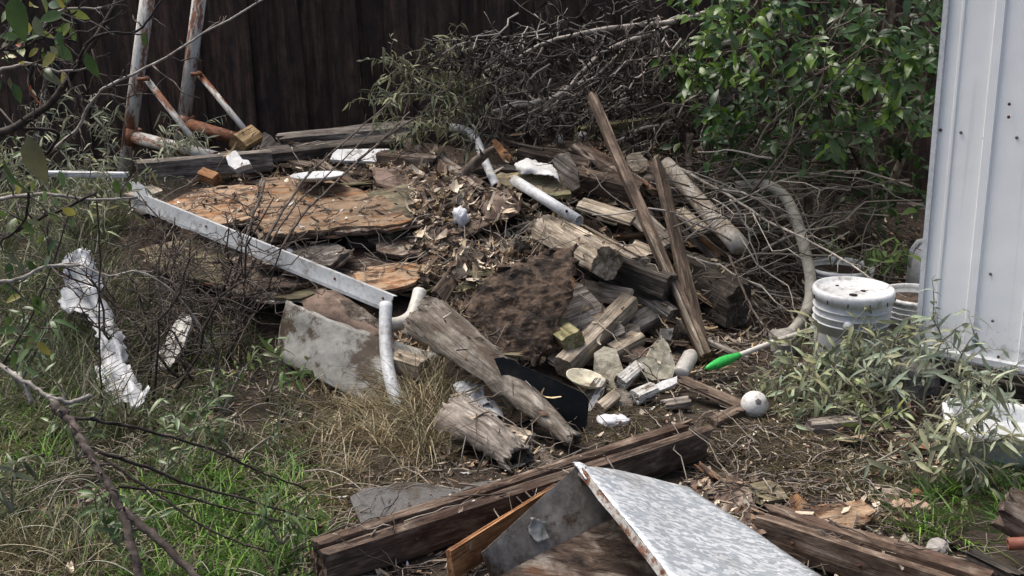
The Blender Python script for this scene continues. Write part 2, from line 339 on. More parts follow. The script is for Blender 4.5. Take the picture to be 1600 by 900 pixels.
def plane_pts(anchor, slope, outline):
    P0 = pt(anchor); n = Vector((-slope[0], -slope[1], 1)).normalized(); out = []
    for px, py in outline:
        d = ray(px, py); out.append(CAM + d * ((P0 - CAM).dot(n) / d.dot(n)))
    return out, n
def slab_buf(loc2, th, g=.03, jag=.008, amp=.004, freq=9, curl=0.0, bot=.3, ridged=False):
    sd = nseed(); rng = random.Random(sd); n = len(loc2); ol = []
    cx = sum(p[0] for p in loc2) / n; cy = sum(p[1] for p in loc2) / n
    for i in range(n):
        a = Vector(loc2[i]); c = Vector(loc2[(i + 1) % n]); L = (c - a).length; m = max(1, int(L / g)); nn = Vector((-(c - a).y, (c - a).x)) / max(L, 1e-6)
        for j in range(m):
            q = a.lerp(c, j / m)
            if j: q = q + nn * (noise.noise(Vector((q.x * 14, q.y * 14, sd * 3.3))) * jag * 1.6 + rng.uniform(-jag, jag) * .6)
            ol.append(q)
    xs = [p.x for p in ol]; ys = [p.y for p in ol]; ins = []
    def inside(x, y):
        c = False; j = len(ol) - 1
        for i in range(len(ol)):
            if (ol[i].y > y) != (ol[j].y > y) and x < (ol[j].x - ol[i].x) * (y - ol[i].y) / (ol[j].y - ol[i].y) + ol[i].x: c = not c
            j = i
        return c
    y = min(ys) + g * .5
    while y < max(ys):
        x = min(xs) + g * .5
        while x < max(xs):
            q = (x + rng.uniform(-.3, .3) * g, y + rng.uniform(-.3, .3) * g)
            if inside(*q) and min((p - Vector(q)).length_squared for p in ol) > (g * .35) ** 2: ins.append(Vector(q))
            x += g
        y += g
    allp = ol + ins; E = [(i, (i + 1) % len(ol)) for i in range(len(ol))]
    v2, e2, f2, *_ = delaunay_2d_cdt(allp, E, [], 1, 1e-6)
    if len(f2) == 0: v2, e2, f2, *_ = delaunay_2d_cdt(allp, E, [list(range(len(ol)))], 1, 1e-6)
    mr = max(math.hypot(p.x - cx, p.y - cy) for p in ol)
    def zt(p):
        z = noise.noise(Vector((p.x * freq, p.y * freq, sd * 1.7))) * amp + noise.noise(Vector((p.x * freq * 3, p.y * freq * 3, sd * 2.7))) * amp * .5
        if ridged: z += abs(noise.noise(Vector((p.x * freq * .6, p.y * freq * 4, sd * 0.7)))) * amp * 1.2
        return z + curl * (math.hypot(p.x - cx, p.y - cy) / mr) ** 3
    N = len(v2); top = [(p.x, p.y, zt(p)) for p in v2]; bt = [(p.x, p.y, zt(p) * bot + curl * 0 - th) for p in v2]
    cnt = {}
    F = []
    for f in f2:
        f = list(f)
        ar = sum(v2[f[i]].x * v2[f[(i + 1) % len(f)]].y - v2[f[(i + 1) % len(f)]].x * v2[f[i]].y for i in range(len(f)))
        if ar < 0: f.reverse()
        F.append(tuple(f))
        for i in range(len(f)): cnt[(f[i], f[(i + 1) % len(f)])] = 1
    fs = list(F) + [tuple(i + N for i in reversed(f)) for f in F]
    for (a, c) in cnt:
        if (c, a) not in cnt: fs.append((c, a, a + N, c + N))
    b = Buf(); b.add(top + bt, fs); b.smooth = False
    return b
def slab(name, label, cat, anchor, slope, outline, th, mat, parent=None, recv=2, grain=0.0, off=0.0, **kw):
    P, n = plane_pts(anchor, slope, outline); c = sum(P, Vector()) / len(P)
    x = Vector((math.cos(R(grain)), math.sin(R(grain)), 0)); x = (x - n * x.dot(n)).normalized(); y = n.cross(x)
    M = Matrix.Translation(c + n * off) @ Matrix((x, y, n)).transposed().to_4x4()
    l2 = [((p - c).dot(x), (p - c).dot(y)) for p in P]
    if sum(l2[i][0] * l2[(i + 1) % len(l2)][1] - l2[(i + 1) % len(l2)][0] * l2[i][1] for i in range(len(l2))) < 0: l2.reverse()
    o = obj(name, slab_buf(l2, th, **kw).mesh(name, M_[mat]), M, parent, recv)
    return tag(o, label, cat) if label else o

def catmull(P, k):
    P = np.asarray(P, float); n = len(P); E = np.concatenate([[2 * P[0] - P[1]], P, [2 * P[-1] - P[-2]]]); out = []
    for i in range(n - 1):
        p0, p1, p2, p3 = E[i], E[i + 1], E[i + 2], E[i + 3]
        for j in range(k):
            t = j / k; out.append(.5 * ((2 * p1) + (-p0 + p2) * t + (2 * p0 - 5 * p1 + 4 * p2 - p3) * t * t + (-p0 + 3 * p1 - 3 * p2 + p3) * t ** 3))
    out.append(P[-1]); return np.array(out)
def gridsurf(name, label, cat, rows, mat, k=5, amp=.004, freq=14, th=.003, parent=None, recv=False, edge=.004, smooth=True, crease=0, orient=None):
    sd = nseed(); G = np.array([[tuple(pt(q)) for q in r] for r in rows])
    G = catmull(G, k); G = np.transpose(catmull(np.transpose(G, (1, 0, 2)), k), (1, 0, 2)); n, m = G.shape[:2]
    du = np.gradient(G, axis=0); dv = np.gradient(G, axis=1); N = np.cross(du, dv); N /= np.maximum(np.linalg.norm(N, axis=-1, keepdims=True), 1e-9)
    for i in range(n):
        for j in range(m):
            p = G[i, j]; a = noise.noise(Vector(p) * freq + Vector((sd, 0, 0))) + .5 * noise.noise(Vector(p) * freq * 2.7 + Vector((0, sd, 0)))
            if crease: a += crease * (1 - 2 * abs(noise.noise(Vector(p) * freq * .7 + Vector((0, 0, sd)))))
            G[i, j] = p + N[i, j] * a * amp
            if i in (0, n - 1) or j in (0, m - 1): G[i, j] += np.array([random.uniform(-edge, edge) for _ in range(3)])
    c = Vector(G.reshape(-1, 3).mean(0)); b = Buf(); b.smooth = smooth
    Ro = orient.to_3x3() if orient else Matrix.Identity(3); Ri = Ro.inverted()
    b.add([tuple(Ri @ (Vector(p) - c)) for p in G.reshape(-1, 3)], [(i * m + j, i * m + j + 1, (i + 1) * m + j + 1, (i + 1) * m + j) for i in range(n - 1) for j in range(m - 1)])
    o = obj(name, b.mesh(name, M_[mat]), Matrix.Translation(c) @ Ro.to_4x4(), parent, recv)
    md = o.modifiers.new('thickness', 'SOLIDIFY'); md.thickness = th; md.offset = 0
    return tag(o, label, cat) if label else o

def add_tube(b, P, rs, sides=5, cap=True, c=None):
    P = [Vector(p) for p in P]; n = len(P); vs = []; fs = []
    t0 = (P[1] - P[0]).normalized(); u = t0.orthogonal().normalized()
    for i in range(n):
        t = (P[min(i + 1, n - 1)] - P[max(i - 1, 0)])
        t = t.normalized() if t.length > 1e-9 else t0
        u = u - t * u.dot(t); u = u.normalized() if u.length > 1e-6 else t.orthogonal().normalized(); w = t.cross(u); r = rs[i] if hasattr(rs, '__len__') else rs
        for j in range(sides): a = 2 * math.pi * j / sides; vs.append(P[i] + (u * math.cos(a) + w * math.sin(a)) * r)
    for i in range(n - 1):
        for j in range(sides): fs.append((i * sides + j, i * sides + (j + 1) % sides, (i + 1) * sides + (j + 1) % sides, (i + 1) * sides + j))
    if cap: fs.append(tuple(range(sides - 1, -1, -1))); fs.append(tuple((n - 1) * sides + j for j in range(sides)))
    b.add(vs, fs, c)
def hollow_tube(P, ro, ri, sides=14, k=6):
    P = [Vector(p) for p in (catmull([tuple(p) for p in P], k) if len(P) > 2 else P)]
    b = Buf(); add_tube(b, P, ro, sides, False); n = len(P); nb = len(b.v)
    add_tube(b, P, ri, sides, False); b.f[len(b.f) // 2:] = [tuple(reversed(f)) for f in b.f[len(b.f) // 2:]]
    for base in (0, (n - 1) * sides):
        for j in range(sides):
            q = (base + j, base + (j + 1) % sides, nb + base + (j + 1) % sides, nb + base + j)
            b.f.append(q if base else tuple(reversed(q)))
    return b
def pipe(name, label, cat, pts, r, mat, parent=None, wall=.003, sides=14):
    P = [pt(p) for p in pts]; c = P[0]; M = frame(P[0], P[-1]); Mi = M.inverted()
    b = hollow_tube([Mi @ p for p in P], r, max(r - wall, r * .5), sides); o = obj(name, b.mesh(name, M_[mat]), M, parent)
    return tag(o, label, cat) if label else o
def lathe_buf(prof, seg=36):
    b = Buf(); n = len(prof); vs = []; fs = []
    for j in range(seg):
        a = 2 * math.pi * j / seg
        for r, z in prof: vs.append((r * math.cos(a), r * math.sin(a), z))
    for j in range(seg):
        for i in range(n - 1): q = (j * n + i, ((j + 1) % seg) * n + i, ((j + 1) % seg) * n + i + 1, j * n + i + 1); fs.append(q)
    b.add(vs, fs); return b
def wiggly(A, B, n, amp, sd=None):
    sd = sd or nseed(); A, B = Vector(A), Vector(B); L = (B - A).length; out = []
    for i in range(n + 1):
        t = i / n; q = A.lerp(B, t); e = math.sin(math.pi * t) * .5 + t * .5
        out.append(q + Vector((nz((t * 3, 0, sd), 1.3, 1), nz((t * 3, 5, sd), 1.3, 2), nz((t * 3, 9, sd), 1.3, 3))) * amp * L * e)
    return out
def spray(b, P, rs, depth, rng, spread=.7, lenf=.55, every=2, grav=0.0, tips=None, sides=4, c=None, minr=.0012):
    add_tube(b, P, rs, sides if depth < 2 else 6, True, c)
    L = sum((P[i + 1] - P[i]).length for i in range(len(P) - 1))
    if depth == 0:
        if tips is not None: tips.append(P)
        return
    for i in range(1, len(P) - 1):
        for rep in range(every):
            if rng.random() < .75:
                t = (P[i + 1] - P[i - 1]).normalized(); d = (t + Vector((rng.gauss(0, 1), rng.gauss(0, 1), rng.gauss(0, 1))) * spread + Vector((0, 0, grav))).normalized()
                l = L * lenf * rng.uniform(.4, 1) * (1 - .5 * i / len(P)); n = max(3, int(l / .05)) if l < .5 else 8
                n = min(n, 8); Q = wiggly(P[i], P[i] + d * l, n, .28, rng.randint(1, 99999)); r0 = max(rs[i] * .6, minr)
                spray(b, Q, [max(r0 * (1 - .75 * q / n), minr * .7) for q in range(n + 1)], depth - 1, rng, spread, lenf, every, grav, tips, sides, c, minr)
    if tips is not None: tips.append(P)

LEAF_CACHE = {}
def leaf_verts(l, w, fold=.25, bend=.2, st=4, waist=.45):
    vs = []; fs = []
    for i in range(st + 1):
        t = i / st; ww = w * .5 * (math.sin(math.pi * min(1, t ** (1.0 if waist >= .5 else .8))) ** .8 if 0 < t < 1 else .04); x = l * t; z = -bend * l * t * t
        vs += [(x, -ww, z + ww * fold), (x, 0, z), (x, ww, z + ww * fold)]
    for i in range(st):
        for j in range(2): fs.append((i * 3 + j, i * 3 + j + 1, (i + 1) * 3 + j + 1, (i + 1) * 3 + j))
    return vs, fs
def leaves_object(parent, xforms, protos, mat, cap=300, stuff='foliage'):
    """xforms: (Matrix, proto index). The largest in the picture become single leaves, the rest one mass."""
    def size(M): p = M.translation; d = (p - CAM); n = (M.to_3x3() @ Vector((0, 0, 1))); return M.to_scale()[0] ** 2 * (abs(n.normalized().dot(d.normalized())) + .15) / d.length_squared
    order = sorted(range(len(xforms)), key=lambda i: -size(xforms[i][0]))
    mes = []
    for vs, fs, c in protos:
        b = Buf(); b.add(vs, fs, c); mes.append(b.mesh('leaf', mat))
    for i in order[:cap]: obj('leaf', mes[xforms[i][1]], xforms[i][0], parent)
    if len(order) > cap:
        b = Buf()
        for i in order[cap:]:
            M, p = xforms[i]; vs, fs, c = protos[p]; b.add([M @ Vector(v) for v in vs], fs, c)
        o = obj(stuff, b.mesh(stuff, mat), Matrix(), parent); o['kind'] = 'stuff'
def leafM(p, d, up, s, rng, roll=.5):
    d = d.normalized(); y = up.cross(d)
    y = y.normalized() if y.length > 1e-4 else d.orthogonal().normalized(); z = d.cross(y)
    return Matrix.Translation(p) @ Matrix((d, y, z)).transposed().to_4x4() @ Matrix.Rotation(rng.gauss(0, roll), 4, 'X') @ Matrix.Scale(s, 4)
# ================================================================== the ground and the heap
def ground():
    xs = [-60, -30, -15, -8, -5] + list(np.arange(-3.6, 3.61, .06)) + [5, 8, 15, 30, 60]
    ys = [-20, -8, -2, .5] + list(np.arange(1.5, 7.8, .06)) + [10, 15, 30, 60]
    b = Buf(); m = len(xs)
    b.add([(x, y, .018 * nz((x, y, 0), 2.2, 4) + .01 * nz((x, y, 0), 8, 5) if abs(x) < 3.7 and 1.4 < y < 7.9 else 0) for y in ys for x in xs],
          [(i * m + j, i * m + j + 1, (i + 1) * m + j + 1, (i + 1) * m + j) for i in range(len(ys) - 1) for j in range(m - 1)])
    o = obj('ground', b.mesh('ground', M_['ground']), recv=True); o['kind'] = 'structure'
ground()
def mound():
    xs = np.arange(-2.6, 2.4, .028); ys = np.arange(3.5, 7.25, .028); X, Y = np.meshgrid(xs, ys); Z = H_np(X, Y); m = len(xs)
    b = Buf(); vs = []
    for i in range(len(ys)):
        for j in range(m):
            x, y, z = X[i, j], Y[i, j], Z[i, j]
            a = min(1, max(0, z / .15)); z += a * (.03 * nz((x, y, 0), 5, 7) + .022 * nz((x, y, 0), 14, 8) + .012 * nz((x, y, 0), 34, 9)) - .03
            vs.append((x, y, z))
    b.add(vs, [(i * m + j, i * m + j + 1, (i + 1) * m + j + 1, (i + 1) * m + j) for i in range(len(ys) - 1) for j in range(m - 1)
               if max(vs[i * m + j][2], vs[(i + 1) * m + j + 1][2], vs[i * m + j + 1][2]) > -.03])
    o = obj('debris_mound', b.mesh('debris_mound', M_['mound']), recv=True); tag(o, 'heap of dark rotted wood and soil under the rubbish', 'debris heap', kind='stuff')
mound()

# ================================================================== fence
def fence():
    root = empty('wooden_fence', (0, 7.15, 0), 'tall dark brown board fence behind the rubbish heap', 'fence')
    rng = random.Random(3); x = -6.5; i = 0
    while x < 6.5:
        w = rng.choice((.14, .145, .15, .165, .19)); Y = 7.12 + (.021 if i % 2 else 0) + rng.uniform(-.004, .004)
        bf = beam_buf(1.95, w + (.03 if i % 2 else -.006), .019, rough=.0012, jag=(.004, .004), seg=8, groove=.0005, k=2)
        A = Vector((x + w / 2, Y, .06)); B = A + Vector((-.055 + rng.uniform(-.008, .008), rng.uniform(-.012, .012), 1.95))
        obj('board', bf.mesh('board', M_['fence']), frame(A, B, up=Vector((0, 1, 0))), root); x += w; i += 1
    for z in (.35, 1.65):
        A = Vector((-6.5, 7.178, z)); obj('rail', beam_buf(13, .038, .085, seg=20).mesh('rail', M_['fence']), frame(A, A + Vector((13, 0, 0))), root)
    for x in (-6, -3.6, -1.2, 1.2, 3.6, 6):
        A = Vector((x, 7.25, -.1)); obj('post', beam_buf(2.0, .09, .09).mesh('post', M_['fence']), frame(A, A + Vector((0, 0, 2.0))), root)
fence()
o = beam('fence_stake', 'grey weathered stake leaning on the fence behind the rusty pipes', 'stake', (58, 260, 6.75), (85, 85, 7.03), .11, .03, 'darkbeam', roll=90)

# ================================================================== white shed on the right
def shed():
    c0 = at(1431, 556, 4.38); c0.z = .12
    p1 = at(1600, 582, 4.13); d = Vector((p1.x - c0.x, p1.y - c0.y, 0)).normalized(); nrm = Vector((d.y, -d.x, 0))   # outward, to the camera
    root = empty('metal_shed', Vector((c0.x, c0.y, 0)), 'white ribbed metal shed at the right edge', 'shed')
    Mw = Matrix.Translation(c0) @ Matrix((d, -nrm, Vector((0, 0, 1)))).transposed().to_4x4() @ Matrix.Rotation(R(-.9), 4, 'Y')
    def wall(name, M, L, h=2.0):
        prof = [(0.0, 0.0)]; x = .055
        def rib(x): return [(x, 0), (x + .006, -.012), (x + .036, -.012), (x + .042, 0)]
        first = True
        while x < L:
            prof += [(x, 0), (x + .004, -.007), (x + .012, -.007), (x + .016, 0)] if first else rib(x); x += .115 if first else .2; first = False
        prof.append((L, 0)); b = Buf(); b.smooth = False; n = len(prof); nzz = 12
        b.add([(px, py + .0015 * nz((px * 3, z * 3, 0), 1, 2), z) for z in np.linspace(0, h, nzz) for px, py in prof],
              [(i * n + j, i * n + j + 1, (i + 1) * n + j + 1, (i + 1) * n + j) for i in range(nzz - 1) for j in range(n - 1)])
        return obj(name, b.mesh(name, M_['shed']), M, root)
    w = wall('wall', Mw, 1.6); 
    M2 = Matrix.Translation(c0) @ Matrix((-nrm, -d, Vector((0, 0, 1)))).transposed().to_4x4()
    wall('wall', M2, 1.8)
    # corner trim
    def box(name, x0, x1, y0, y1, z0, z1, mat, M=Mw, par=root, **kw):
        A = M @ Vector((x0, (y0 + y1) / 2, (z0 + z1) / 2)); B = M @ Vector((x1, (y0 + y1) / 2, (z0 + z1) / 2))
        return obj(name, beam_buf(x1 - x0, abs(y1 - y0), z1 - z0, **{**dict(rough=.001, jag=(0, 0), groove=.0002), **kw}).mesh(name, M_[mat]), frame(A, B, up=(M.to_3x3() @ Vector((0, 0, 1)))), par)
    box('corner_trim', -.006, .012, -.016, .03, .0, 2.02, 'shedplain', seg=6)
    box('base_channel', .0, 1.6, -.02, .02, -.012, .022, 'shedplain')
    box('sill_board', .05, 1.62, -.028, .03, -.07, -.014, 'darkbeam', rough=.004)
    box('skid_beam', .02, 1.66, .03, .12, -.14, -.072, 'grey', rough=.003)
    # roof
    b = Buf(); b.smooth = False
    v = [Mw @ Vector(q) for q in ((-.1, -.12, 2.0), (1.7, -.12, 2.0), (1.7, 1.9, 2.12), (-.1, 1.9, 2.12), (-.1, -.12, 2.04), (1.7, -.12, 2.04), (1.7, 1.9, 2.16), (-.1, 1.9, 2.16))]
    b.add(v, [(3, 2, 1, 0), (4, 5, 6, 7), (0, 1, 5, 4), (1, 2, 6, 5), (2, 3, 7, 6), (3, 0, 4, 7)]); obj('roof', b.mesh('roof', M_['shedplain']), Matrix(), root)
    # screws
    Mi = Mw.inverted()
    prof = [(.0, .004), (.003, .004), (.005, .002), (.006, 0), (.0, 0)]
    sb = lathe_buf(prof, 10)
    for px, py, m in ((1470, 203, 'screw'), (1502, 207, 'screwg'), (1538, 216, 'screw'), (1589, 215, 'screwg'), (1553, 500, 'screwg'), (1579, 162, 'screw'), (1578, 182, 'screw'), (1562, 556, 'screw'), (1548, 428, 'screwg')):
        dr = ray(px, py); nn = (Mw.to_3x3() @ Vector((0, -1, 0))).normalized(); q = CAM + dr * ((c0 - CAM).dot(nn) / dr.dot(nn))
        lq = Mi @ q; y = -.0125 if (px in (1579, 1578, 1553, 1562)) else -.001
        M = Mw @ Matrix.Translation((lq.x, y - .002, lq.z)) @ Matrix.Rotation(R(90), 4, 'X')
        obj('screw', sb.mesh('screw', M_[m]), M, root)
    return Mw
SHED = shed()

# ================================================================== rusty pipe frames
def pipe_frame(label, post, brace, foot, m1, m2):
    base = pt(post[1]); root = empty('pipe_frame', base, label, 'pipe frame')
    pipe('post', None, None, post, .037, m1, root); pipe('brace', None, None, brace, .0165, 'rustpaint', root); pipe('foot_pipe', None, None, foot, .033, m2, root)
    a = pt(foot[0]); ax = (pt(post[0]) - pt(post[1])).normalized(); pipe('collar', None, None, [a - ax * .045, a + ax * .045], .046, 'rustred', root, wall=.006)
    a = pt(brace[0]); b = Buf(); add_tube(b, [a + Vector((-.03, -.045, 0)), a + Vector((.03, -.04, 0))], .01, 8); obj('bolt', b.mesh('bolt', M_['rustred']), Matrix(), root)
pipe_frame('rusty white pipe frame standing nearer the left edge', [(235, -40, 6.3), (193, 285, 6.28)], [(228, 122, 6.26), (314, 234, 5.98)], [(206, 213, 6.29), (338, 247, 5.88)], 'rustpaint', 'rustpaint')
pipe_frame('rusty pipe frame with a red foot pipe against the fence', [(316, -40, 6.66), (284, 215, 6.62)], [(310, 114, 6.6), (390, 212, 6.25)], [(291, 193, 6.62), (378, 219, 6.3)], 'rustpaint', 'rustred')

# ================================================================== timbers at the back of the heap
beam('timber', 'thick grey weathered timber lying along the foot of the fence', 'timber', (432, 226, 6.6), (650, 204, 6.85), .15, .1, 'grey', rough=.01, jag=(.05, .03), recv=True)
slab('wood_wedge', 'split grey wood wedge beside the yellow block', 'wood chunk', (420, 232, 6.3), (.0, 2.2), [(398, 240), (404, 214), (413, 206), (424, 212), (442, 232), (456, 242)], .07, 'grey', grain=70, amp=.006)
beam('wood_block', 'yellow sawn block under the brace of a pipe', 'wood block', (371, 228, 6.05), (398, 212, 6.15), .1, .1, 'block', roll=35, jag=(0, 0), rough=.001)
beam('plank', 'long grey green plank lying behind the rotten plywood', 'plank', (335, 253, 5.95), (640, 219, 6.35), .1, .065, 'darkbeam', roll=8, rough=.005)
beam('timber', 'squared grey brown timber at the left of the heap top', 'timber', (214, 268, 5.66), (424, 250, 5.9), .09, .1, 'grey', roll=-6, rough=.004)
beam('wood_block', 'small orange sawn block against the squared timber', 'wood block', (316, 272, 5.56), (340, 281, 5.5), .05, .055, 'fresh', roll=25, jag=(0, 0), rough=.001)
beam('broken_board', 'pale broken board end poking out under the squared timber', 'board', (203, 312, 5.5), (246, 296, 5.62), .1, .03, 'tan', roll=10, jag=(.03, .01))
beam('pale_board', 'thin grey board under the squared timber', 'board', (215, 336, 5.35), (330, 318, 5.55), .1, .03, 'darkbeam')
slab('foam_block', 'white broken foam block on the squared timber', 'foam', (366, 250, 5.6), (.25, .9), [(353, 246), (357, 238), (368, 235), (379, 249), (388, 250), (391, 256), (367, 265), (357, 258)], .035, 'foam', g=.02, jag=.003, amp=.002)
slab('white_board', 'flat white board lying at the top of the heap', 'board', (560, 243, 5.95), (.02, .3), [(522, 233), (608, 232), (603, 244), (588, 253), (516, 249)], .012, 'white', jag=.004, amp=.002)
beam('rotten_log', 'rotten reddish log lying beside the flat white board', 'log', (596, 246, 5.85), (690, 256, 5.7), .1, .08, 'rotdark', rough=.012, jag=(.02, .04))
def dish(name, label, cat, px, py, Y, r, mat, tilt=(0, 0), depth=.02):
    prof = [(.0, .0), (r * .55, .001), (r * .68, .006), (r * .95, depth), (r, depth + .002), (r * .99, depth - .003), (r * .7, .0), (r * .55, -.004), (.0, -.004)]
    M = Matrix.Translation(at(px, py, Y)) @ Matrix.Rotation(R(tilt[0]), 4, 'X') @ Matrix.Rotation(R(tilt[1]), 4, 'Y')
    return tag(obj(name, lathe_buf(prof, 40).mesh(name, M_[mat]), M), label, cat)
dish('plate', 'white plate half buried in leaves on the orange plywood', 'plate', 497, 280, 5.46, .125, 'plastic', (-4, -2))

# rotten plywood, sheet by sheet: each is a stack of peeling plies
def plywood(label, anchor, slope, outline, mats, th=.012, grain=10, **kw):
    P, n = plane_pts(anchor, slope, outline); c = sum(P, Vector()) / len(P); root = empty('plywood_sheet', c, label, 'plywood')
    cx = sum(p[0] for p in outline) / len(outline); cy = sum(p[1] for p in outline) / len(outline); rng = random.Random(len(label))
    for i, m in enumerate(mats):
        f = 1 - .045 * (len(mats) - 1 - i) * (1 if i < len(mats) - 1 else 0)
        ol = [(cx + (x - cx) * (f + rng.uniform(-.05, .03)), cy + (y - cy) * (f + rng.uniform(-.06, .05))) for x, y in outline]
        slab('ply', None, None, anchor, slope, ol, th * .8, m, root, grain=grain + (i % 2) * 90, off=-i * th, recv=1, **{**dict(g=.035, jag=.014, amp=.007, ridged=True), **kw})
plywood('orange rotten plywood sheet across the heap top below the plate', (520, 330, 5.18), (.0, .16), [(398, 290), (405, 273), (470, 271), (560, 290), (640, 322), (655, 345), (610, 355), (560, 357), (480, 364), (408, 371), (396, 345)], ['rot', 'rotdark', 'rotdark'], grain=15)
plywood('orange rotten plywood sheet at the left above the white rail', (330, 318, 5.26), (.02, .16), [(252, 318), (300, 298), (345, 288), (402, 290), (406, 338), (380, 347), (345, 351), (290, 335)], ['rot', 'rotdark'], grain=20)
plywood('dark rotten plywood sheet under the orange sheet', (520, 415, 4.92), (.0, .22), [(335, 402), (430, 385), (540, 372), (640, 378), (712, 402), (690, 430), (640, 455), (560, 447), (500, 440), (430, 455), (362, 458)], ['rotdark', 'brown', 'rotdark'], grain=12, amp=.013)
plywood('mouldy plywood sheet behind the bare twigs on the left', (310, 412, 5.0), (.03, .22), [(212, 388), (260, 376), (335, 370), (395, 402), (402, 436), (360, 448), (300, 436), (240, 418)], ['rotgreen', 'rotdark'], grain=12)
plywood('flaking pale layered plywood edge low on the left', (430, 452, 4.78), (.0, .1), [(356, 452), (420, 436), (500, 444), (520, 456), (470, 466), (400, 466)], ['rotgreen', 'painted'], grain=8, g=.02)
plywood('grey delaminated plywood sheet between the orange sheet and the cloth', (645, 322, 5.25), (-.05, .22), [(570, 300), (640, 284), (715, 300), (728, 328), (690, 345), (630, 340), (590, 325)], ['rotgreen', 'rotdark'], grain=25, amp=.01)
plywood('grey peeling veneer sheet on the dark plywood', (470, 400, 4.9), (.02, .22), [(392, 398), (440, 382), (520, 380), (552, 396), (520, 416), (450, 420), (405, 416)], ['grey', 'rotdark'], grain=14, amp=.014, jag=.02)
plywood('red brown rotten sheet end near the rail corner', (610, 428, 4.78), (-.02, .2), [(548, 428), (590, 412), (660, 410), (690, 422), (650, 446), (600, 452), (560, 446)], ['rot', 'rotdark'], grain=8, amp=.01)
plywood('dark plywood piece sloping under the brown cloth', (620, 375, 5.05), (-.05, .3), [(560, 362), (650, 352), (720, 380), (690, 408), (600, 395)], ['rotdark', 'brown'], grain=30)
beam('splinter', 'long dark splintered strip of wood behind the brown leaves', 'wood strip', (634, 214, 5.95), (762, 298, 5.4), .05, .028, 'rotdark', roll=30, rough=.007, jag=(.05, .12))
beam('timber', 'dark timber end showing behind the curved white tube', 'timber', (690, 268, 5.75), (815, 272, 5.7), .1, .07, 'darkbeam')
beam('wood_strip', 'dull red wood strip below the brush pile', 'wood strip', (790, 222, 6.0), (850, 238, 5.9), .06, .025, 'rustred' if 0 else 'brown', roll=-20)

# tubes
pipe('bent_tube', 'bent white metal tube rising from the heap top', 'tube', [(706, 199, 6.05), (728, 204, 5.95), (744, 219, 5.85), (754, 243, 5.72), (765, 268, 5.6), (776, 292, 5.45)], .0205, 'white')
pipe('straight_tube', 'straight white tube resting on the split timber', 'tube', [(803, 281, 5.22), (905, 345, 4.88)], .024, 'white')
_a = at(886, 333, 4.93); b = Buf(); add_tube(b, [_a + Vector((-.003, -.02, .012)), _a + Vector((-.003, -.028, .016))], .006, 10); o = obj('bolt_hole', b.mesh('bolt_hole', M_['hole']), Matrix(), bpy.data.objects['straight_tube'])
b = Buf(); _p = [pt(q) for q in ((712, 292, 5.55), (735, 262, 5.55), (756, 243, 5.52), (776, 230, 5.5))]; add_tube(b, [Vector(q) for q in catmull([tuple(q) for q in _p], 4)], list(np.linspace(.034, .014, 13)), 9); tag(obj('cut_branch', b.mesh('cut_branch', M_['bark'])), 'short cut branch crossing the bent white tube', 'branch')
slab('splintered_wood', 'orange splintered wood shard stuck on the cut branch', 'wood shard', (783, 236, 5.45), (.3, 2.0), [(767, 219), (775, 218), (787, 231), (800, 243), (796, 253), (790, 245), (787, 252), (777, 236)], .015, 'fresh', g=.015, jag=.005, grain=60)
slab('rotten_board', 'fibrous rotten board under the crumpled bag', 'board', (830, 285, 5.45), (.1, .35), [(776, 271), (830, 264), (880, 283), (893, 306), (840, 303), (790, 290)], .02, 'rotgreen', jag=.015, amp=.01, ridged=True, g=.022)
gridsurf('plastic_bag', 'crumpled off white bag on the rotten board', 'bag', [[(806, 254, 5.55), (825, 250, 5.58), (845, 254, 5.58), (858, 255, 5.55)], [(806, 262, 5.5), (828, 262, 5.45), (850, 266, 5.45), (868, 268, 5.47)], [(812, 270, 5.48), (832, 272, 5.42), (856, 276, 5.4), (876, 284, 5.38)]], 'foam', k=6, amp=.014, freq=22, crease=.8)
slab('board_end', 'short grey board with a rotten top standing among the debris', 'board', (885, 270, 5.38), (.5, 1.8), [(862, 250), (872, 240), (888, 238), (903, 266), (906, 292), (894, 299), (878, 278)], .03, 'grey', grain=110, g=.025)
beam('timber', 'short brown timber leaning behind the split timber', 'timber', (897, 277, 5.5), (1000, 302, 5.42), .1, .085, 'brown', roll=6, rough=.006)
beam('timber', 'broad rotten dark beam lying under the brush pile', 'timber', (905, 232, 5.95), (1010, 300, 5.5), .13, .07, 'rotdark', roll=-12, rough=.014, jag=(.08, .08))
beam('plank', 'mossy grey plank lying below the brush pile', 'plank', (900, 212, 6.3), (1092, 184, 6.45), .05, .085, 'mossy', rough=.004)
beam('leaning_board', 'grey board leaning inside the green bush', 'board', (1112, 165, 6.1), (1178, 98, 6.45), .1, .03, 'grey', roll=60)

# the split timber and its neighbours
def split_timber():
    A, B = at(858, 352, 5.12), at(968, 412, 4.62); root = empty('split_timber', A, 'big bleached timber split along its length near the heap centre', 'timber')
    M = frame(A, B, roll=R(-28)); L = (B - A).length
    obj('half', beam_buf(L * .92, .13, .125, rough=.007, jag=(.05, .03), groove=.003).mesh('half', M_['tan']), M @ Matrix.Translation((0, -.015, -.02)), root, 2)
    obj('half', beam_buf(L * .98, .09, .035, rough=.006, jag=(.09, .02), groove=.003).mesh('half', M_['tan']), M @ Matrix.Translation((.06, .035, .05)) @ Matrix.Rotation(R(2), 4, 'Z'), root, 2)
    obj('splinter', beam_buf(L * .5, .03, .022, rough=.006, jag=(.09, .09), groove=.003).mesh('splinter', M_['tan']), M @ Matrix.Translation((.12, -.05, .046)) @ Matrix.Rotation(R(-1), 4, 'Z'), root, 2)
split_timber()
beam('timber', 'dark squared timber end below the split timber', 'timber', (905, 398, 4.95), (1047, 452, 4.72), .12, .125, 'darkbeam', roll=-10, rough=.006)
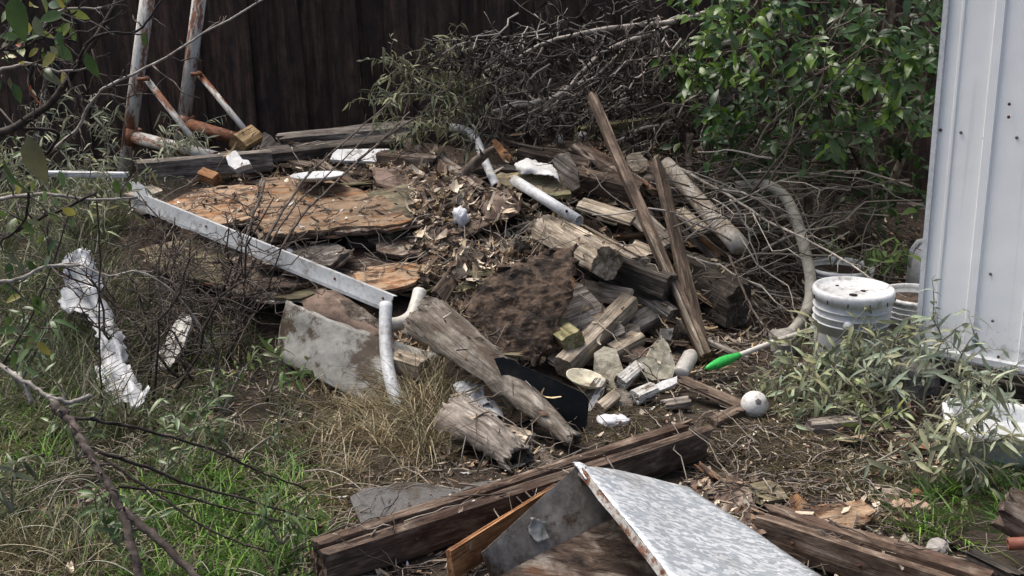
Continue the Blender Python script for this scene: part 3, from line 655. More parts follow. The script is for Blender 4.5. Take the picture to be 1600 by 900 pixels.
beam('timber', 'heavy grey ribbed timber behind the two leaning poles', 'timber', (1060, 425, 5.3), (1158, 478, 4.92), .12, .19, 'darkbeam', roll=-14, rough=.008, jag=(.01, .04), groove=.004)
beam('board_stub', 'small pale board stub behind the leaning poles', 'board', (980, 385, 5.05), (1018, 402, 4.95), .09, .03, 'tan', roll=15, jag=(.03, .03))
beam('pole', 'longest leaning wooden pole standing up from the heap', 'pole', (924, 150, 5.62), (1103, 560, 4.5), .042, .058, 'brown', roll=15, taper=1.25, rough=.004, jag=(.05, .01), recv=False)
beam('pole', 'shorter reddish leaning pole beside the longest pole', 'pole', (1027, 252, 5.32), (1100, 556, 4.56), .035, .062, 'brown', roll=50, taper=1.1, rough=.004, jag=(.05, .01), recv=False)
beam('peeling_strip', 'thin peeling strip nailed on the foot of the poles', 'wood strip', (1015, 366, 4.95), (1098, 556, 4.47), .012, .03, 'tan', roll=10, recv=False)
def log(name, label, pts, rs, mat, sides=12):
    P = [Vector(q) for q in catmull([tuple(pt(p)) for p in pts], 5)]; sd = nseed(); n = len(P); rr = np.interp(np.linspace(0, 1, n), np.linspace(0, 1, len(rs)), rs)
    b = Buf(); add_tube(b, P, [r * (1 + .12 * nz((i * .4, 0, 0), 1, sd)) for i, r in enumerate(rr)], sides); c = P[0]
    b.v = [Vector(v) - c for v in b.v]; b.v = [v * 1 + Vector((nz(v, 22, sd), nz(v, 22, sd + 1), nz(v, 22, sd + 2))) * rr[0] * .12 for v in b.v]
    return tag(obj(name, b.mesh(name, M_[mat]), Matrix.Translation(c)), label, 'log')
log('log', 'pale peeled log among the twigs right of the poles', [(1040, 255, 5.75), (1095, 318, 5.5), (1156, 385, 5.2)], [.036, .042, .044], 'log')
log('log', 'thin upright stick below the green bush', [(1079, 210, 6.0), (1077, 255, 5.9), (1083, 300, 5.7)], [.02, .021, .02], 'bark', 8)
log('log', 'short grey stump leaning among the debris right of centre', [(1022, 262, 5.75), (1012, 290, 5.6)], [.035, .04], 'bark', 10)
slab('wood_chunk', 'bright splintered wood chunk between the leaning poles', 'wood chunk', (1000, 262, 5.65), (.1, 1.2), [(978, 245), (1000, 237), (1012, 250), (1008, 268), (985, 275)], .03, 'tan', g=.02, jag=.012, amp=.012)

# ================================================================== centre front
gridsurf('carpet', 'mud caked matting hanging over the heap front', 'carpet', [
    [(735, 462, 4.52), (775, 428, 4.58), (830, 402, 4.62), (898, 386, 4.65)],
    [(722, 485, 4.44), (770, 462, 4.49), (835, 440, 4.52), (900, 415, 4.54)],
    [(714, 512, 4.38), (765, 505, 4.41), (832, 485, 4.43), (888, 468, 4.46)],
    [(722, 540, 4.33), (775, 545, 4.33), (828, 532, 4.35), (866, 525, 4.38)],
    [(755, 560, 4.3), (790, 570, 4.28), (828, 566, 4.3), (845, 562, 4.33)]], 'carpet', k=10, amp=.014, freq=22, th=.016, recv=True, edge=.022, smooth=False, crease=.7)
def cloth(name, label, cat, rows, mat, **kw): return gridsurf(name, label, cat, rows, mat, **{**dict(k=7, amp=.014, freq=13, th=.004, recv=True, crease=1.1), **kw})
cloth('brown_cloth', 'crumpled brown cloth with a hem lying beside the white wadding', 'cloth', [
    [(648, 343, 5.2), (680, 328, 5.28), (712, 318, 5.32), (750, 322, 5.3)],
    [(652, 368, 5.08), (688, 352, 5.14), (722, 345, 5.17), (752, 345, 5.15)],
    [(656, 402, 4.93), (690, 390, 4.98), (720, 378, 5.02), (746, 366, 5.06)]], 'cloth')
cloth('fabric_bundle', 'bunched brown fabric bundle left of the straight white tube', 'cloth', [
    [(752, 318, 5.38), (775, 303, 5.45), (795, 300, 5.42), (808, 312, 5.36)],
    [(756, 332, 5.22), (776, 316, 5.2), (795, 316, 5.18), (808, 326, 5.22)],
    [(762, 345, 5.16), (780, 342, 5.1), (797, 340, 5.1), (806, 338, 5.14)]], 'cloth', amp=.02)
cloth('rag', 'brown rag spread on the heap below the white board', 'cloth', [
    [(580, 268, 5.72), (640, 262, 5.75), (700, 272, 5.65), (740, 290, 5.5)],
    [(590, 290, 5.55), (650, 290, 5.52), (705, 300, 5.45), (740, 312, 5.35)],
    [(620, 312, 5.4), (660, 318, 5.35), (700, 322, 5.3), (730, 332, 5.22)]], 'cloth', amp=.02)
def puff(name, label, cat, px, py, Y, r, mat, sq=(1, 1, .8), amp=.35, f=1.7):
    me = bpy.data.meshes.new(name); bm = bmesh.new(); bmesh.ops.create_icosphere(bm, subdivisions=3, radius=1); sd = nseed()
    for v in bm.verts:
        q = v.co.copy(); k = 1 + amp * (nz(q, f, sd) + .6 * nz(q, f * 2.6, sd + 1)); v.co = Vector((q.x * sq[0], q.y * sq[1], q.z * sq[2])) * k * r
    bm.to_mesh(me); bm.free(); me.materials.append(M_[mat]); me.polygons.foreach_set('use_smooth', [True] * len(me.polygons))
    return tag(obj(name, me, Matrix.Translation(at(px, py, Y))), label, cat)
puff('wadding', 'clump of white wadding on the brown cloth', 'wadding', 720, 342, 5.1, .036, 'wadding', (.9, 1, 1.35), .6)
puff('wadding', 'flat clump of white wadding on the ground beside the black panel', 'wadding', 957, 658, 3.93, .05, 'wadding', (1.1, .8, .35), .5)
puff('foam_scrap', 'small white foam scrap near the mossy plank', 'foam', 876, 217, 6.05, .022, 'foam', (.6, .6, 1.2), .3)
puff('foam_scrap', 'knobbly white scrap just left of the longest pole top', 'foam', 910, 212, 6.05, .026, 'foam', (1, 1, .8), .4)

# bark rolls
def half_roll(label, A, B, r0, r1, a0, a1, mat='rollwood'):
    A, B = pt(A), pt(B); M = frame(A, B); rows = []
    n = 7; m = 9; sd = nseed()
    for i in range(n):
        t = i / (n - 1); r = r0 + (r1 - r0) * t; p = A.lerp(B, t) + Vector((0, 0, .02 * math.sin(t * 3.1))); row = []
        for j in range(m):
            a = R(a0 + (a1 - a0) * j / (m - 1)); k = 1 + .07 * nz((t * 2.0, j * .3, 0), 1, sd)
            row.append(p + M.to_3x3() @ Vector((nz((j, t, 0), 1.7, sd) * .035 if i in (0, n - 1) else 0, math.cos(a) * r * k * 1.05, math.sin(a) * r * k * .85)))
        rows.append(row)
    return gridsurf('bark_roll', label, 'bark', rows, mat, k=5, amp=.0025, freq=16, th=.009, edge=.012, crease=.6, recv=2, smooth=True, orient=M)
half_roll('long curled sheet of bleached bark lying down the heap front', (668, 505, 4.25), (893, 690, 3.72), .105, .03, -35, 185)
half_roll('short wide curled bark roll just behind the front beam', (706, 652, 3.84), (812, 722, 3.58), .088, .05, -50, 195, 'grey')
slab('torn_bark', 'torn pale bark flap at the top of the long bark roll', 'bark', (690, 480, 4.45), (-.3, .9), [(655, 478), (668, 462), (690, 470), (712, 488), (722, 510), (695, 505), (668, 500)], .006, 'roll', g=.018, jag=.012, amp=.012)
cloth('white_rag', 'white rag caught between the two bark rolls', 'rag', [[(708, 606, 4.02), (730, 598, 4.05), (748, 606, 4.04)], [(718, 620, 3.98), (740, 616, 3.98), (758, 622, 3.97)], [(738, 632, 3.94), (756, 634, 3.93), (766, 640, 3.92)]], 'plastic', amp=.018, freq=30)
cloth('plastic_scrap', 'glossy white plastic scrap below the long bark roll', 'plastic', [[(752, 624, 3.98), (770, 626, 3.97), (780, 638, 3.95)], [(758, 640, 3.93), (774, 640, 3.92), (786, 650, 3.9)], [(770, 654, 3.9), (782, 652, 3.89), (788, 662, 3.88)]], 'white', amp=.006)
beam('wood_chunk', 'split pale wood chunk between the bark rolls', 'wood chunk', (765, 672, 3.86), (832, 694, 3.74), .06, .07, 'tan', roll=20, rough=.006, jag=(.03, .02))
slab('bark_flake', 'pale bark flake on the soil beside the front beam', 'bark', (845, 712, 3.66), (.2, .5), [(822, 716), (838, 700), (858, 706), (866, 722), (850, 730)], .006, 'roll', g=.018, jag=.008, amp=.01)
slab('black_panel', 'glossy black plastic panel leaning in the heap front', 'panel', (860, 620, 3.88), (.12, 3.2), [(772, 560), (786, 558), (860, 590), (914, 615), (921, 622), (917, 664), (909, 676), (895, 672), (850, 656), (800, 625)], .012, 'black', jag=.0, amp=.001, g=.05)

# bent grey sheet with things round it
gridsurf('bent_sheet', 'dirty grey curved plastic sheet below the white rail', 'plastic sheet', [
    [(470, 482, 4.66), (447, 470, 4.5), (470, 478, 4.42), (520, 500, 4.36), (600, 528, 4.3), (690, 556, 4.22)],
    [(462, 510, 4.62), (440, 505, 4.46), (468, 518, 4.37), (516, 538, 4.3), (590, 562, 4.24), (670, 585, 4.17)],
    [(458, 545, 4.56), (436, 545, 4.41), (470, 560, 4.31), (520, 582, 4.24), (585, 605, 4.17), (655, 622, 4.1)],
    [(460, 565, 4.5), (442, 566, 4.38), (480, 582, 4.27), (530, 610, 4.2), (590, 632, 4.12), (650, 645, 4.06)]], 'greysheet', k=6, amp=.006, freq=9, th=.006, crease=.4)
cloth('stiff_cloth', 'stiff folded brown cloth over the bent grey sheet', 'cloth', [
    [(470, 468, 4.72), (500, 455, 4.78), (540, 468, 4.72), (590, 500, 4.6)], [(478, 490, 4.6), (510, 478, 4.6), (550, 500, 4.5), (600, 530, 4.4)], [(485, 500, 4.52), (520, 502, 4.48), (560, 528, 4.4), (605, 560, 4.28)]], 'cloth', amp=.01)
slab('grey_flap', 'pale torn flap behind the bent tube of the rail', 'flap', (560, 495, 4.5), (.1, 1.3), [(530, 468), (545, 470), (590, 500), (592, 520), (575, 522), (552, 505)], .006, 'roll', g=.02, amp=.008)
beam('wood_block', 'tan sawn wood block right of the rail leg', 'wood block', (618, 566, 4.18), (664, 580, 4.1), .07, .085, 'tan', roll=8, jag=(.0, .004))
pipe('elbow_pipe', 'short grimy elbow pipe behind the rail corner', 'pipe', [(656, 455, 4.52), (651, 475, 4.47), (643, 494, 4.42), (626, 505, 4.38), (600, 508, 4.36)], .027, 'pvc', wall=.004)

# white rail with its leg, and the rear rail
def rail():
    A, B = at(214, 312, 5.08), at(612, 474, 4.3); root = empty('white_rail', B, 'long white angle rail with a curved tube leg across the heap', 'rail')
    M = frame(A, B, roll=R(-14)); L = (B - A).length; b = Buf(); b.smooth = False
    prof = [(.024, .03), (.024, .027), (.003, .027), (.003, -.026), (-.022, -.028), (-.024, -.018), (-.026, -.018), (-.0245, -.031), (.0, -.03), (-.001, .03)]
    n = len(prof); N = 24
    b.add([(L * i / N, y + .001 * nz((i, j, 0), .6, 2), z + .0015 * nz((i, 3, 0), .5, 5)) for i in range(N + 1) for j, (y, z) in enumerate(prof)],
          [(i * n + j, i * n + (j + 1) % n, (i + 1) * n + (j + 1) % n, (i + 1) * n + j) for i in range(N) for j in range(n)] + [tuple(range(n - 1, -1, -1)), tuple(N * n + j for j in range(n))])
    obj('angle_bar', b.mesh('angle_bar', M_['white']), M, root)
    for k_ in (.04, .3, .55, .8, .97):
        q0 = M @ Vector((L * k_, -.002, .006)); b = Buf(); add_tube(b, [q0, q0 + M.to_3x3() @ Vector((0, -.003, 0))], .005, 8); obj('screw', b.mesh('screw', M_['screw']), Matrix(), root)
    pipe('leg_tube', None, None, [(603, 474, 4.3), (602, 520, 4.22), (605, 565, 4.13), (612, 600, 4.05), (624, 640, 3.98)], .024, 'white', root)
    slab('end_bracket', None, None, (222, 302, 5.07), (.2, 1.6), [(196, 285), (214, 283), (238, 300), (236, 316), (214, 312)], .004, 'white', root, recv=False, jag=0, amp=.001)
rail()
beam('rear_rail', 'thin white rail lying in the weeds on the far left', 'rail', (66, 271, 5.35), (200, 273, 5.3), .03, .022, 'white', jag=(0, 0), rough=.001)

# plywood box corner
def box_corner():
    root = empty('broken_box', at(940, 500, 4.62), 'broken wooden box corner with a grey triangular panel', 'broken box')
    beam('side_board', None, None, (905, 450, 4.8), (986, 467, 4.66), .02, .075, 'tan', parent=root, roll=-25, rough=.001)
    beam('front_board', None, None, (984, 474, 4.64), (880, 575, 4.28), 0.075, .085, 'tan', parent=root, roll=-12, rough=.0015, jag=(0, 0))
    slab('corner_panel', None, None, (930, 500, 4.52), (.15, 1.0), [(901, 442), (909, 444), (976, 512), (976, 519), (964, 525), (884, 522), (880, 506), (892, 466)], .016, 'grey', root, jag=.001, amp=.001, grain=25)
box_corner()
beam('wood_block', 'mossy sawn block end beside the triangular panel', 'wood block', (862, 508, 4.5), (897, 534, 4.32), .085, .065, 'mossy', roll=20, jag=(0, .003), rough=.002)
slab('plaster_chunk', 'pale plaster chunk with a white broken edge left of the jar', 'plaster', (952, 580, 4.28), (.3, 1.8), [(928, 552), (944, 541), (962, 545), (972, 572), (980, 600), (962, 612), (930, 608)], .06, 'plaster', g=.025, jag=.004, amp=.007)
slab('plaster_chunk', 'broad cream plaster chunk standing nearest the jar', 'plaster', (1025, 565, 4.3), (-.3, 1.4), [(994, 562), (1012, 556), (1020, 540), (1036, 528), (1048, 548), (1055, 572), (1050, 592), (1020, 594), (1000, 580)], .04, 'plaster', g=.025, jag=.005, amp=.008)
slab('plaster_chunk', 'small grey fragment standing behind the cream plaster chunk', 'plaster', (1040, 520, 4.5), (.1, 2.2), [(1032, 513), (1053, 512), (1048, 532), (1030, 528)], .02, 'stone', g=.02, jag=.003)
slab('plaster_strip', 'narrow white plaster strip below the cream chunk', 'plaster', (1035, 600, 4.14), (.2, .8), [(1016, 606), (1040, 594), (1058, 588), (1058, 598), (1030, 610)], .015, 'foam', g=.02, jag=.005)
slab('plaster_chunk', 'flat grey board fragment beside the broken box', 'board', (980, 525, 4.5), (.2, .9), [(950, 530), (975, 510), (998, 505), (1002, 522), (975, 545), (955, 550)], .02, 'grey', g=.03, grain=30)
slab('bark_chunk', 'grey flaky bark chunk below the pale plaster', 'bark', (965, 622, 4.1), (.2, 1.2), [(940, 612), (975, 606), (992, 625), (985, 645), (958, 648), (945, 636)], .03, 'roll', g=.02, jag=.01, amp=.012)
dish('broken_plate', 'white broken plate filled with brown dust by the black panel', 'plate', 914, 598, 4.13, .075, 'plaster', (3, 12))
slab('board_fragment', 'white flaking board fragment under the broken plate', 'board', (930, 610, 4.08), (.3, 1.4), [(905, 622), (930, 590), (948, 594), (935, 625), (918, 648)], .02, 'painted', g=.02, jag=.006, grain=60)
def jar():
    A, B = at(1062, 586, 4.28), at(1079, 556, 4.4); r = .031; L = (B - A).length + .03
    b = lathe_buf([(0, 0), (r * .9, 0), (r, .008), (r, .025), (r * .94, .03), (r, .036), (r, L * .55), (r * .94, L * .58), (r, L * .63), (r * .98, L * .8), (r * .6, L * .95), (r * .4, L), (r * .35, L), (0, L * .97)], 20)
    tag(obj('jar', b.mesh('jar', M_['glassjar']), frame(A, B) @ Matrix.Rotation(R(90), 4, 'Y')), 'cloudy jar lying at the foot of the leaning poles', 'jar')
jar()
beam('plank', 'thin dark plank on the soil between the jar and the ball', 'plank', (1058, 592, 4.2), (1172, 640, 4.02), .06, .02, 'brown', roll=5, rough=.004, jag=(.03, .03))
beam('wood_block', 'small brown wood offcut lying beside the ball', 'wood block', (1112, 662, 3.9), (1160, 640, 4.0), .045, .035, 'brown', roll=5)
beam('plank_scrap', 'short grey plank scrap left of the ball', 'wood scrap', (1034, 632, 4.05), (1078, 625, 4.08), .05, .02, 'grey', jag=(.03, .01))
beam('plank', 'short dark plank lying below the grey green shrub', 'plank', (1264, 668, 3.86), (1345, 660, 3.9), .06, .05, 'grey', rough=.004, jag=(.01, .04))

# ball
def ball():
    c = at(1178, 648, 4.0); r = .049; c.z = max(c.z, r - .004); root = empty('ball', c, 'small scuffed white ball on the soil', 'ball')
    me = bpy.data.meshes.new('ball_skin'); bm = bmesh.new(); bmesh.ops.create_icosphere(bm, subdivisions=4, radius=r); bm.to_mesh(me); bm.free(); me.materials.append(M_['ballm']); me.polygons.foreach_set('use_smooth', [True] * len(me.polygons))
    obj('skin', me, Matrix.Translation(c), root)
    g = (1 + 5 ** .5) / 2; q = Matrix.Rotation(R(25), 3, 'X') @ Matrix.Rotation(R(10), 3, 'Z')
    for d in [(0, s1, s2 * g) for s1 in (1, -1) for s2 in (1, -1)] + [(s1, s2 * g, 0) for s1 in (1, -1) for s2 in (1, -1)] + [(s2 * g, 0, s1) for s1 in (1, -1) for s2 in (1, -1)]:
        d = (q @ Vector(d)).normalized()
        if d.dot(Vector((.45, -.5, .74))) < .78: continue
        u = d.orthogonal().normalized(); w = d.cross(u); b = Buf()
        vs = [d * (r + .0008)] + [(d + (u * math.cos(a) + w * math.sin(a)) * k).normalized() * (r + .0008) for k in (.14, .27) for a in [2 * math.pi * j / 5 for j in range(5)]]
        b.add(vs, [(0, 1 + j, 1 + (j + 1) % 5) for j in range(5)] + [(1 + j, 6 + j, 6 + (j + 1) % 5, 1 + (j + 1) % 5) for j in range(5)])
        obj('patch', b.mesh('patch', M_['ballp']), Matrix.Translation(c), root)
ball()
def green_pole():
    A, B, C = at(1275, 513, 4.72), at(1150, 557, 4.42), at(1090, 581, 4.28); root = empty('green_tipped_pole', C, 'thin white pole with a bright green tip on the soil', 'pole')
    b = Buf(); add_tube(b, [A, A.lerp(B, .5) + Vector((0, 0, .006)), B], .011, 10); obj('shaft', b.mesh('shaft', M_['pvc']), Matrix(), root)
    D = B.lerp(C, .88); b = Buf(); n = 10; add_tube(b, [B.lerp(D, i / n - .1) for i in range(n + 1)], [.0115, .013, .016, .019, .0205, .021, .0205, .0185, .0155, .0115, .006], 14); obj('tip', b.mesh('tip', M_['green']), Matrix(), root)
    b = Buf(); add_tube(b, [D, C], .005, 8); obj('point', b.mesh('point', M_['tan']), Matrix(), root)
green_pole()
# hose
log('hose', 'thick weathered grey hose looping down behind the bucket', [(1150, 290, 5.55), (1190, 287, 5.5), (1222, 303, 5.42), (1243, 340, 5.32), (1256, 385, 5.22), (1267, 440, 5.08), (1260, 485, 4.95), (1236, 518, 4.82), (1205, 538, 4.7)], [.02, .022, .025, .026, .026, .025, .024, .022, .02], 'hose')['category'] = 'hose'

# ================================================================== buckets and jug
def bucket(label, px, py, Y, r, h, lid=True, fill=None, handle=False):
    c = at(px, py, Y); base = Vector((c.x, c.y, c.z - h)); root = empty('bucket', base, label, 'bucket')
    rb = r * .86; k = lambda z: rb + (r * .93 - rb) * z / h
    prof = [(0, 0), (rb * .95, 0), (rb, .006)]
    for z in (.66, .74, .82, .9): prof += [(k(h * z) - .001, h * z - .012), (k(h * z), h * z - .004), (k(h * z) + .009, h * z - .003), (k(h * z) + .009, h * z + .001), (k(h * z), h * z + .002)]
    prof += [(k(h), h), (k(h) - .003, h), (k(h) - .003, h * .55), (0, h * .54)]
    obj('body', lathe_buf(prof, 48).mesh('body', M_['bucket']), Matrix.Translation(base), root)
    if lid:
        lp = [(k(h) + .004, h - .034), (r + .002, h - .034), (r + .003, h - .004), (r - .002, h + .006), (r - .012, h + .007), (r - .016, h - .001), (r * .83, h - .004), (r * .8, h - .007), (r * .35, h - .003), (r * .33, h - .0055), (r * .15, h - .003), (0, h - .004)]
        lo = obj('lid', lathe_buf(lp, 48).mesh('lid', M_['lid']), Matrix.Translation(base), root)
        for a in range(0, 360, 30):
            q = Matrix.Translation(base) @ Matrix.Rotation(R(a + 8), 4, 'Z'); b = Buf(); add_tube(b, [q @ Vector((r + .0025, 0, h - .033)), q @ Vector((r + .0035, 0, h - .018))], .0022, 6); obj('slot', b.mesh('slot', M_['hole']), Matrix(), lo)
        for x, y, s in ((-.02, -.07, .016), (.03, -.02, .01), (-.05, .05, .007)):
            b = Buf(); p0 = base + Vector((x, y, h - .0035)); add_tube(b, [p0, p0 + Vector((0, 0, .002))], s, 9); obj('hole', b.mesh('hole', M_['hole']), Matrix(), lo)
    else:
        rp = [(k(h) - .004, h - .012), (k(h) + .01, h - .012), (k(h) + .011, h + .002), (k(h), h + .006), (k(h) - .006, h + .003), (k(h) - .006, h - .012)]
        obj('rim', lathe_buf(rp, 48).mesh('rim', M_['lid']), Matrix.Translation(base), root)
        obj('filling', lathe_buf([(k(h) - .004, h - .03), (r * .5, h - .018), (0, h - .022)], 24).mesh('filling', M_[fill or 'mound']), Matrix.Translation(base), root)
    if handle:
        q = Matrix.Translation(base); e = q @ Vector((-.05, -k(h * .7) - .004, h * .7)); b = Buf()
        d = Vector((-.05, -k(h * .7), 0)).normalized(); add_tube(b, [e - d * .006, e + d * .008], .019, 14); obj('handle_boss', b.mesh('handle_boss', M_['bucket']), Matrix(), root)
        P = catmull([tuple(e + Vector(t)) for t in ((0, -.008, 0), (-.03, -.02, -.03), (-.06, -.03, -.07), (-.02, -.045, -.13), (.05, -.03, -.14))], 5); b = Buf(); add_tube(b, P, .0025, 6); obj('wire_handle', b.mesh('wire_handle', M_['wire']), Matrix(), root)
bucket('white lidded bucket standing clear of the shed corner', 1334, 451, 4.42, .151, .35, True, handle=True)
bucket('white bucket with a rim of weeds behind the lidded bucket', 1312, 416, 5.2, .15, .23, False, 'mound')
bucket('white open bucket with brown filling against the shed wall', 1432, 460, 4.62, .145, .27, False, 'carpet')
def jug():
    c = at(1457, 455, 5.2); c.z = .03; root = empty('jug', c, 'white plastic jug half hidden by the shed corner', 'jug'); b = Buf()
    ring = []; 
    def sec(w, d, z): return [(w * math.copysign(abs(math.cos(a)) ** .6, math.cos(a)), d * math.copysign(abs(math.sin(a)) ** .6, math.sin(a)), z) for a in [2 * math.pi * j / 24 for j in range(24)]]
    S_ = [(.08, .07, 0), (.088, .078, .01), (.088, .078, .06), (.084, .074, .065), (.088, .078, .07), (.088, .078, .16), (.08, .07, .2), (.05, .05, .235), (.022, .022, .25), (.022, .022, .275), (.0, .0, .275)]
    vs = [tuple(t * 1.27 for t in v) for s in S_ for v in sec(*s)]; b.add(vs, [(i * 24 + j, i * 24 + (j + 1) % 24, (i + 1) * 24 + (j + 1) % 24, (i + 1) * 24 + j) for i in range(len(S_) - 1) for j in range(24)])
    obj('body', b.mesh('body', M_['plastic']), Matrix.Translation(c), root)
    b = Buf(); add_tube(b, [c + Vector(t) * 1.27 for t in ((-.03, 0, .24), (-.07, 0, .23), (-.088, 0, .2), (-.085, 0, .14))], .012, 8); obj('handle', b.mesh('handle', M_['plastic']), Matrix(), root)
jug()

# ================================================================== right foreground
def tray():
    A = at(1478, 724, 3.6); A.z = 0; d = Vector((.93, -.25, 0)).normalized(); n = Vector((-d.y, d.x, 0)); root = empty('white_tub', A, 'shallow white plastic tub on the grass by the shed', 'tub')
    M = Matrix.Translation(A) @ Matrix((d, n, Vector((0, 0, 1)))).transposed().to_4x4(); b = Buf(); W, D, h = .62, .3, .115
    def ring(i, z, rr=.05):
        out = []
        for cx, cy, a0 in ((W - i - rr, i + rr, -90), (W - i - rr, D - i - rr, 0), (i + rr, D - i - rr, 90), (i + rr, i + rr, 180)):
            for k in range(5): a = R(a0 + 22.5 * k); out.append((cx + rr * math.cos(a), cy + rr * math.sin(a), z))
        return out
    secs = [ring(.03, 0), ring(.024, .01), ring(.01, h * .72), ring(-.004, h * .74), ring(-.006, h), ring(.0, h + .004), ring(.022, h + .003), ring(.03, h - .006), ring(.05, .03), ring(.07, .018)]
    vs = [v for s in secs for v in s]; k = 20
    b.add(vs, [(i * k + j, i * k + (j + 1) % k, (i + 1) * k + (j + 1) % k, (i + 1) * k + j) for i in range(len(secs) - 1) for j in range(k)] + [tuple((len(secs) - 1) * k + j for j in range(k))])
    obj('shell', b.mesh('shell', M_['tub']), M, root)
    b = Buf(); b.add([Vector(v) * 1 for v in [(x, y, h * .6) for x, y, z in ring(.04, 0)]], [tuple(range(20))]); obj('lid', b.mesh('lid', M_['tub']), M, root)
tray()
def rock(name, label, cat, px, py, r, mat, sq=(1.3, .9, .7), lift=.0):
    me = bpy.data.meshes.new(name); bm = bmesh.new(); bmesh.ops.create_icosphere(bm, subdivisions=3, radius=1); sd = nseed()
    for v in bm.verts:
        q = v.co.copy(); q = Vector([math.copysign(abs(t) ** .7, t) for t in q]); k = 1 + .28 * nz(q, 1.1, sd) + .1 * nz(q, 3, sd + 1); v.co = Vector((q.x * sq[0], q.y * sq[1], q.z * sq[2])) * k * r
    bm.to_mesh(me); bm.free(); me.materials.append(M_[mat]); p = S(px, py); 
    return tag(obj(name, me, Matrix.Translation(p + Vector((0, 0, r * sq[2] * .5 + lift))) @ Matrix.Rotation(sd * 1.3, 4, 'Z')), label, cat)
rock('concrete_block', 'grey concrete lump under the shed corner behind the shrub', 'concrete', 1425, 612, .09, 'stone', (1.1, .8, .9))
rock('concrete_block', 'rounded grey lump beside the foot of the lidded bucket', 'concrete', 1222, 545, .06, 'stone', (1.5, .9, .8))
rock('brick_piece', 'flat pale brick fragment lying in the grass', 'brick', 1424, 796, .042, 'brick', (1.4, .7, .35))
rock('stone', 'tan stone between the right beam and the grass', 'stone', 1462, 872, .034, 'stone', (1.3, .8, .8))
rock('stone', 'small white stone beside the right beam', 'stone', 1298, 886, .018, 'stone', (1.1, .9, .7))
rock('stone', 'flat brown stone under the shrub in the litter', 'stone', 1343, 692, .035, 'brick', (1.3, .7, .35))
rock('fruit_stone', 'small red brown lump beside the brick fragment', 'stone', 1432, 775, .017, 'rubbertoe', (1.1, .9, .8))

def twin_beam(label, A, B, mats=('brown', 'brown'), w=.042, h=.105, jag=((.02, .06), (.02, .08)), dz=.008, gap=.01):
    A, B = pt(A), pt(B); root = empty('twin_beam', A, label, 'timber'); M = frame(A, B); L = (B - A).length
    obj('plank', beam_buf(L, w, h, rough=.004, jag=jag[0], groove=.0016, seg=26).mesh('plank', M_[mats[0]]), M @ Matrix.Translation((0, -(w + gap) / 2, 0)), root, 2)
    obj('plank', beam_buf(L * .985, w, h, rough=.004, jag=jag[1], groove=.0016, seg=26).mesh('plank', M_[mats[1]]), M @ Matrix.Translation((0, (w + gap) / 2, dz)) @ Matrix.Rotation(R(.4), 4, 'Z'), root, 2)
    for k in (.2, .5, .8):
        p = M @ Vector((L * k, -(w + gap) / 2 - w / 2 - .002, .01)); b = Buf(); add_tube(b, [p, p + (M.to_3x3() @ Vector((0, -.004, 0)))], .005, 8); obj('nail_head', b.mesh('nail_head', M_['screw']), Matrix(), root)
M_['beamtop'] = wood('foreground_beam_wood', (.04, .024, .016), (.19, .13, .09), (.42, .33, .25), blotch=(.075, .042, .027), bl=(.46, .66), paint=None, cr=.3, ax=6)
twin_beam('long double timber across the front of the heap', at(494, 884, 2.86), at(1100, 684, 3.68), ('beamtop', 'beamtop'))
twin_beam('double timber running off the lower right corner', at(1186, 822, 3.09), at(1545, 940, 2.69), ('beamtop', 'beamtop'), jag=((.05, .0), (.08, .0)))
beam('board', 'orange sawn board standing behind the galvanised sheet', 'board', (703, 882, 2.86), (872, 776, 3.2), .022, .085, 'fresh', jag=(.0, .02), rough=.001, roll=-6)
slab('shingle', 'grey gritty roofing shingle piece behind the double timber', 'shingle', (630, 790, 3.2), (.0, .06), [(547, 776), (572, 762), (640, 752), (722, 766), (735, 785), (700, 800), (572, 838)], .006, 'shingle', jag=.003, amp=.004, g=.03)
slab('shingle', 'torn dark roofing strip beside the grey shingle', 'shingle', (745, 765, 3.4), (.0, .06), [(715, 768), (740, 752), (800, 748), (770, 775), (735, 786)], .006, 'shingle', jag=.006, amp=.006)
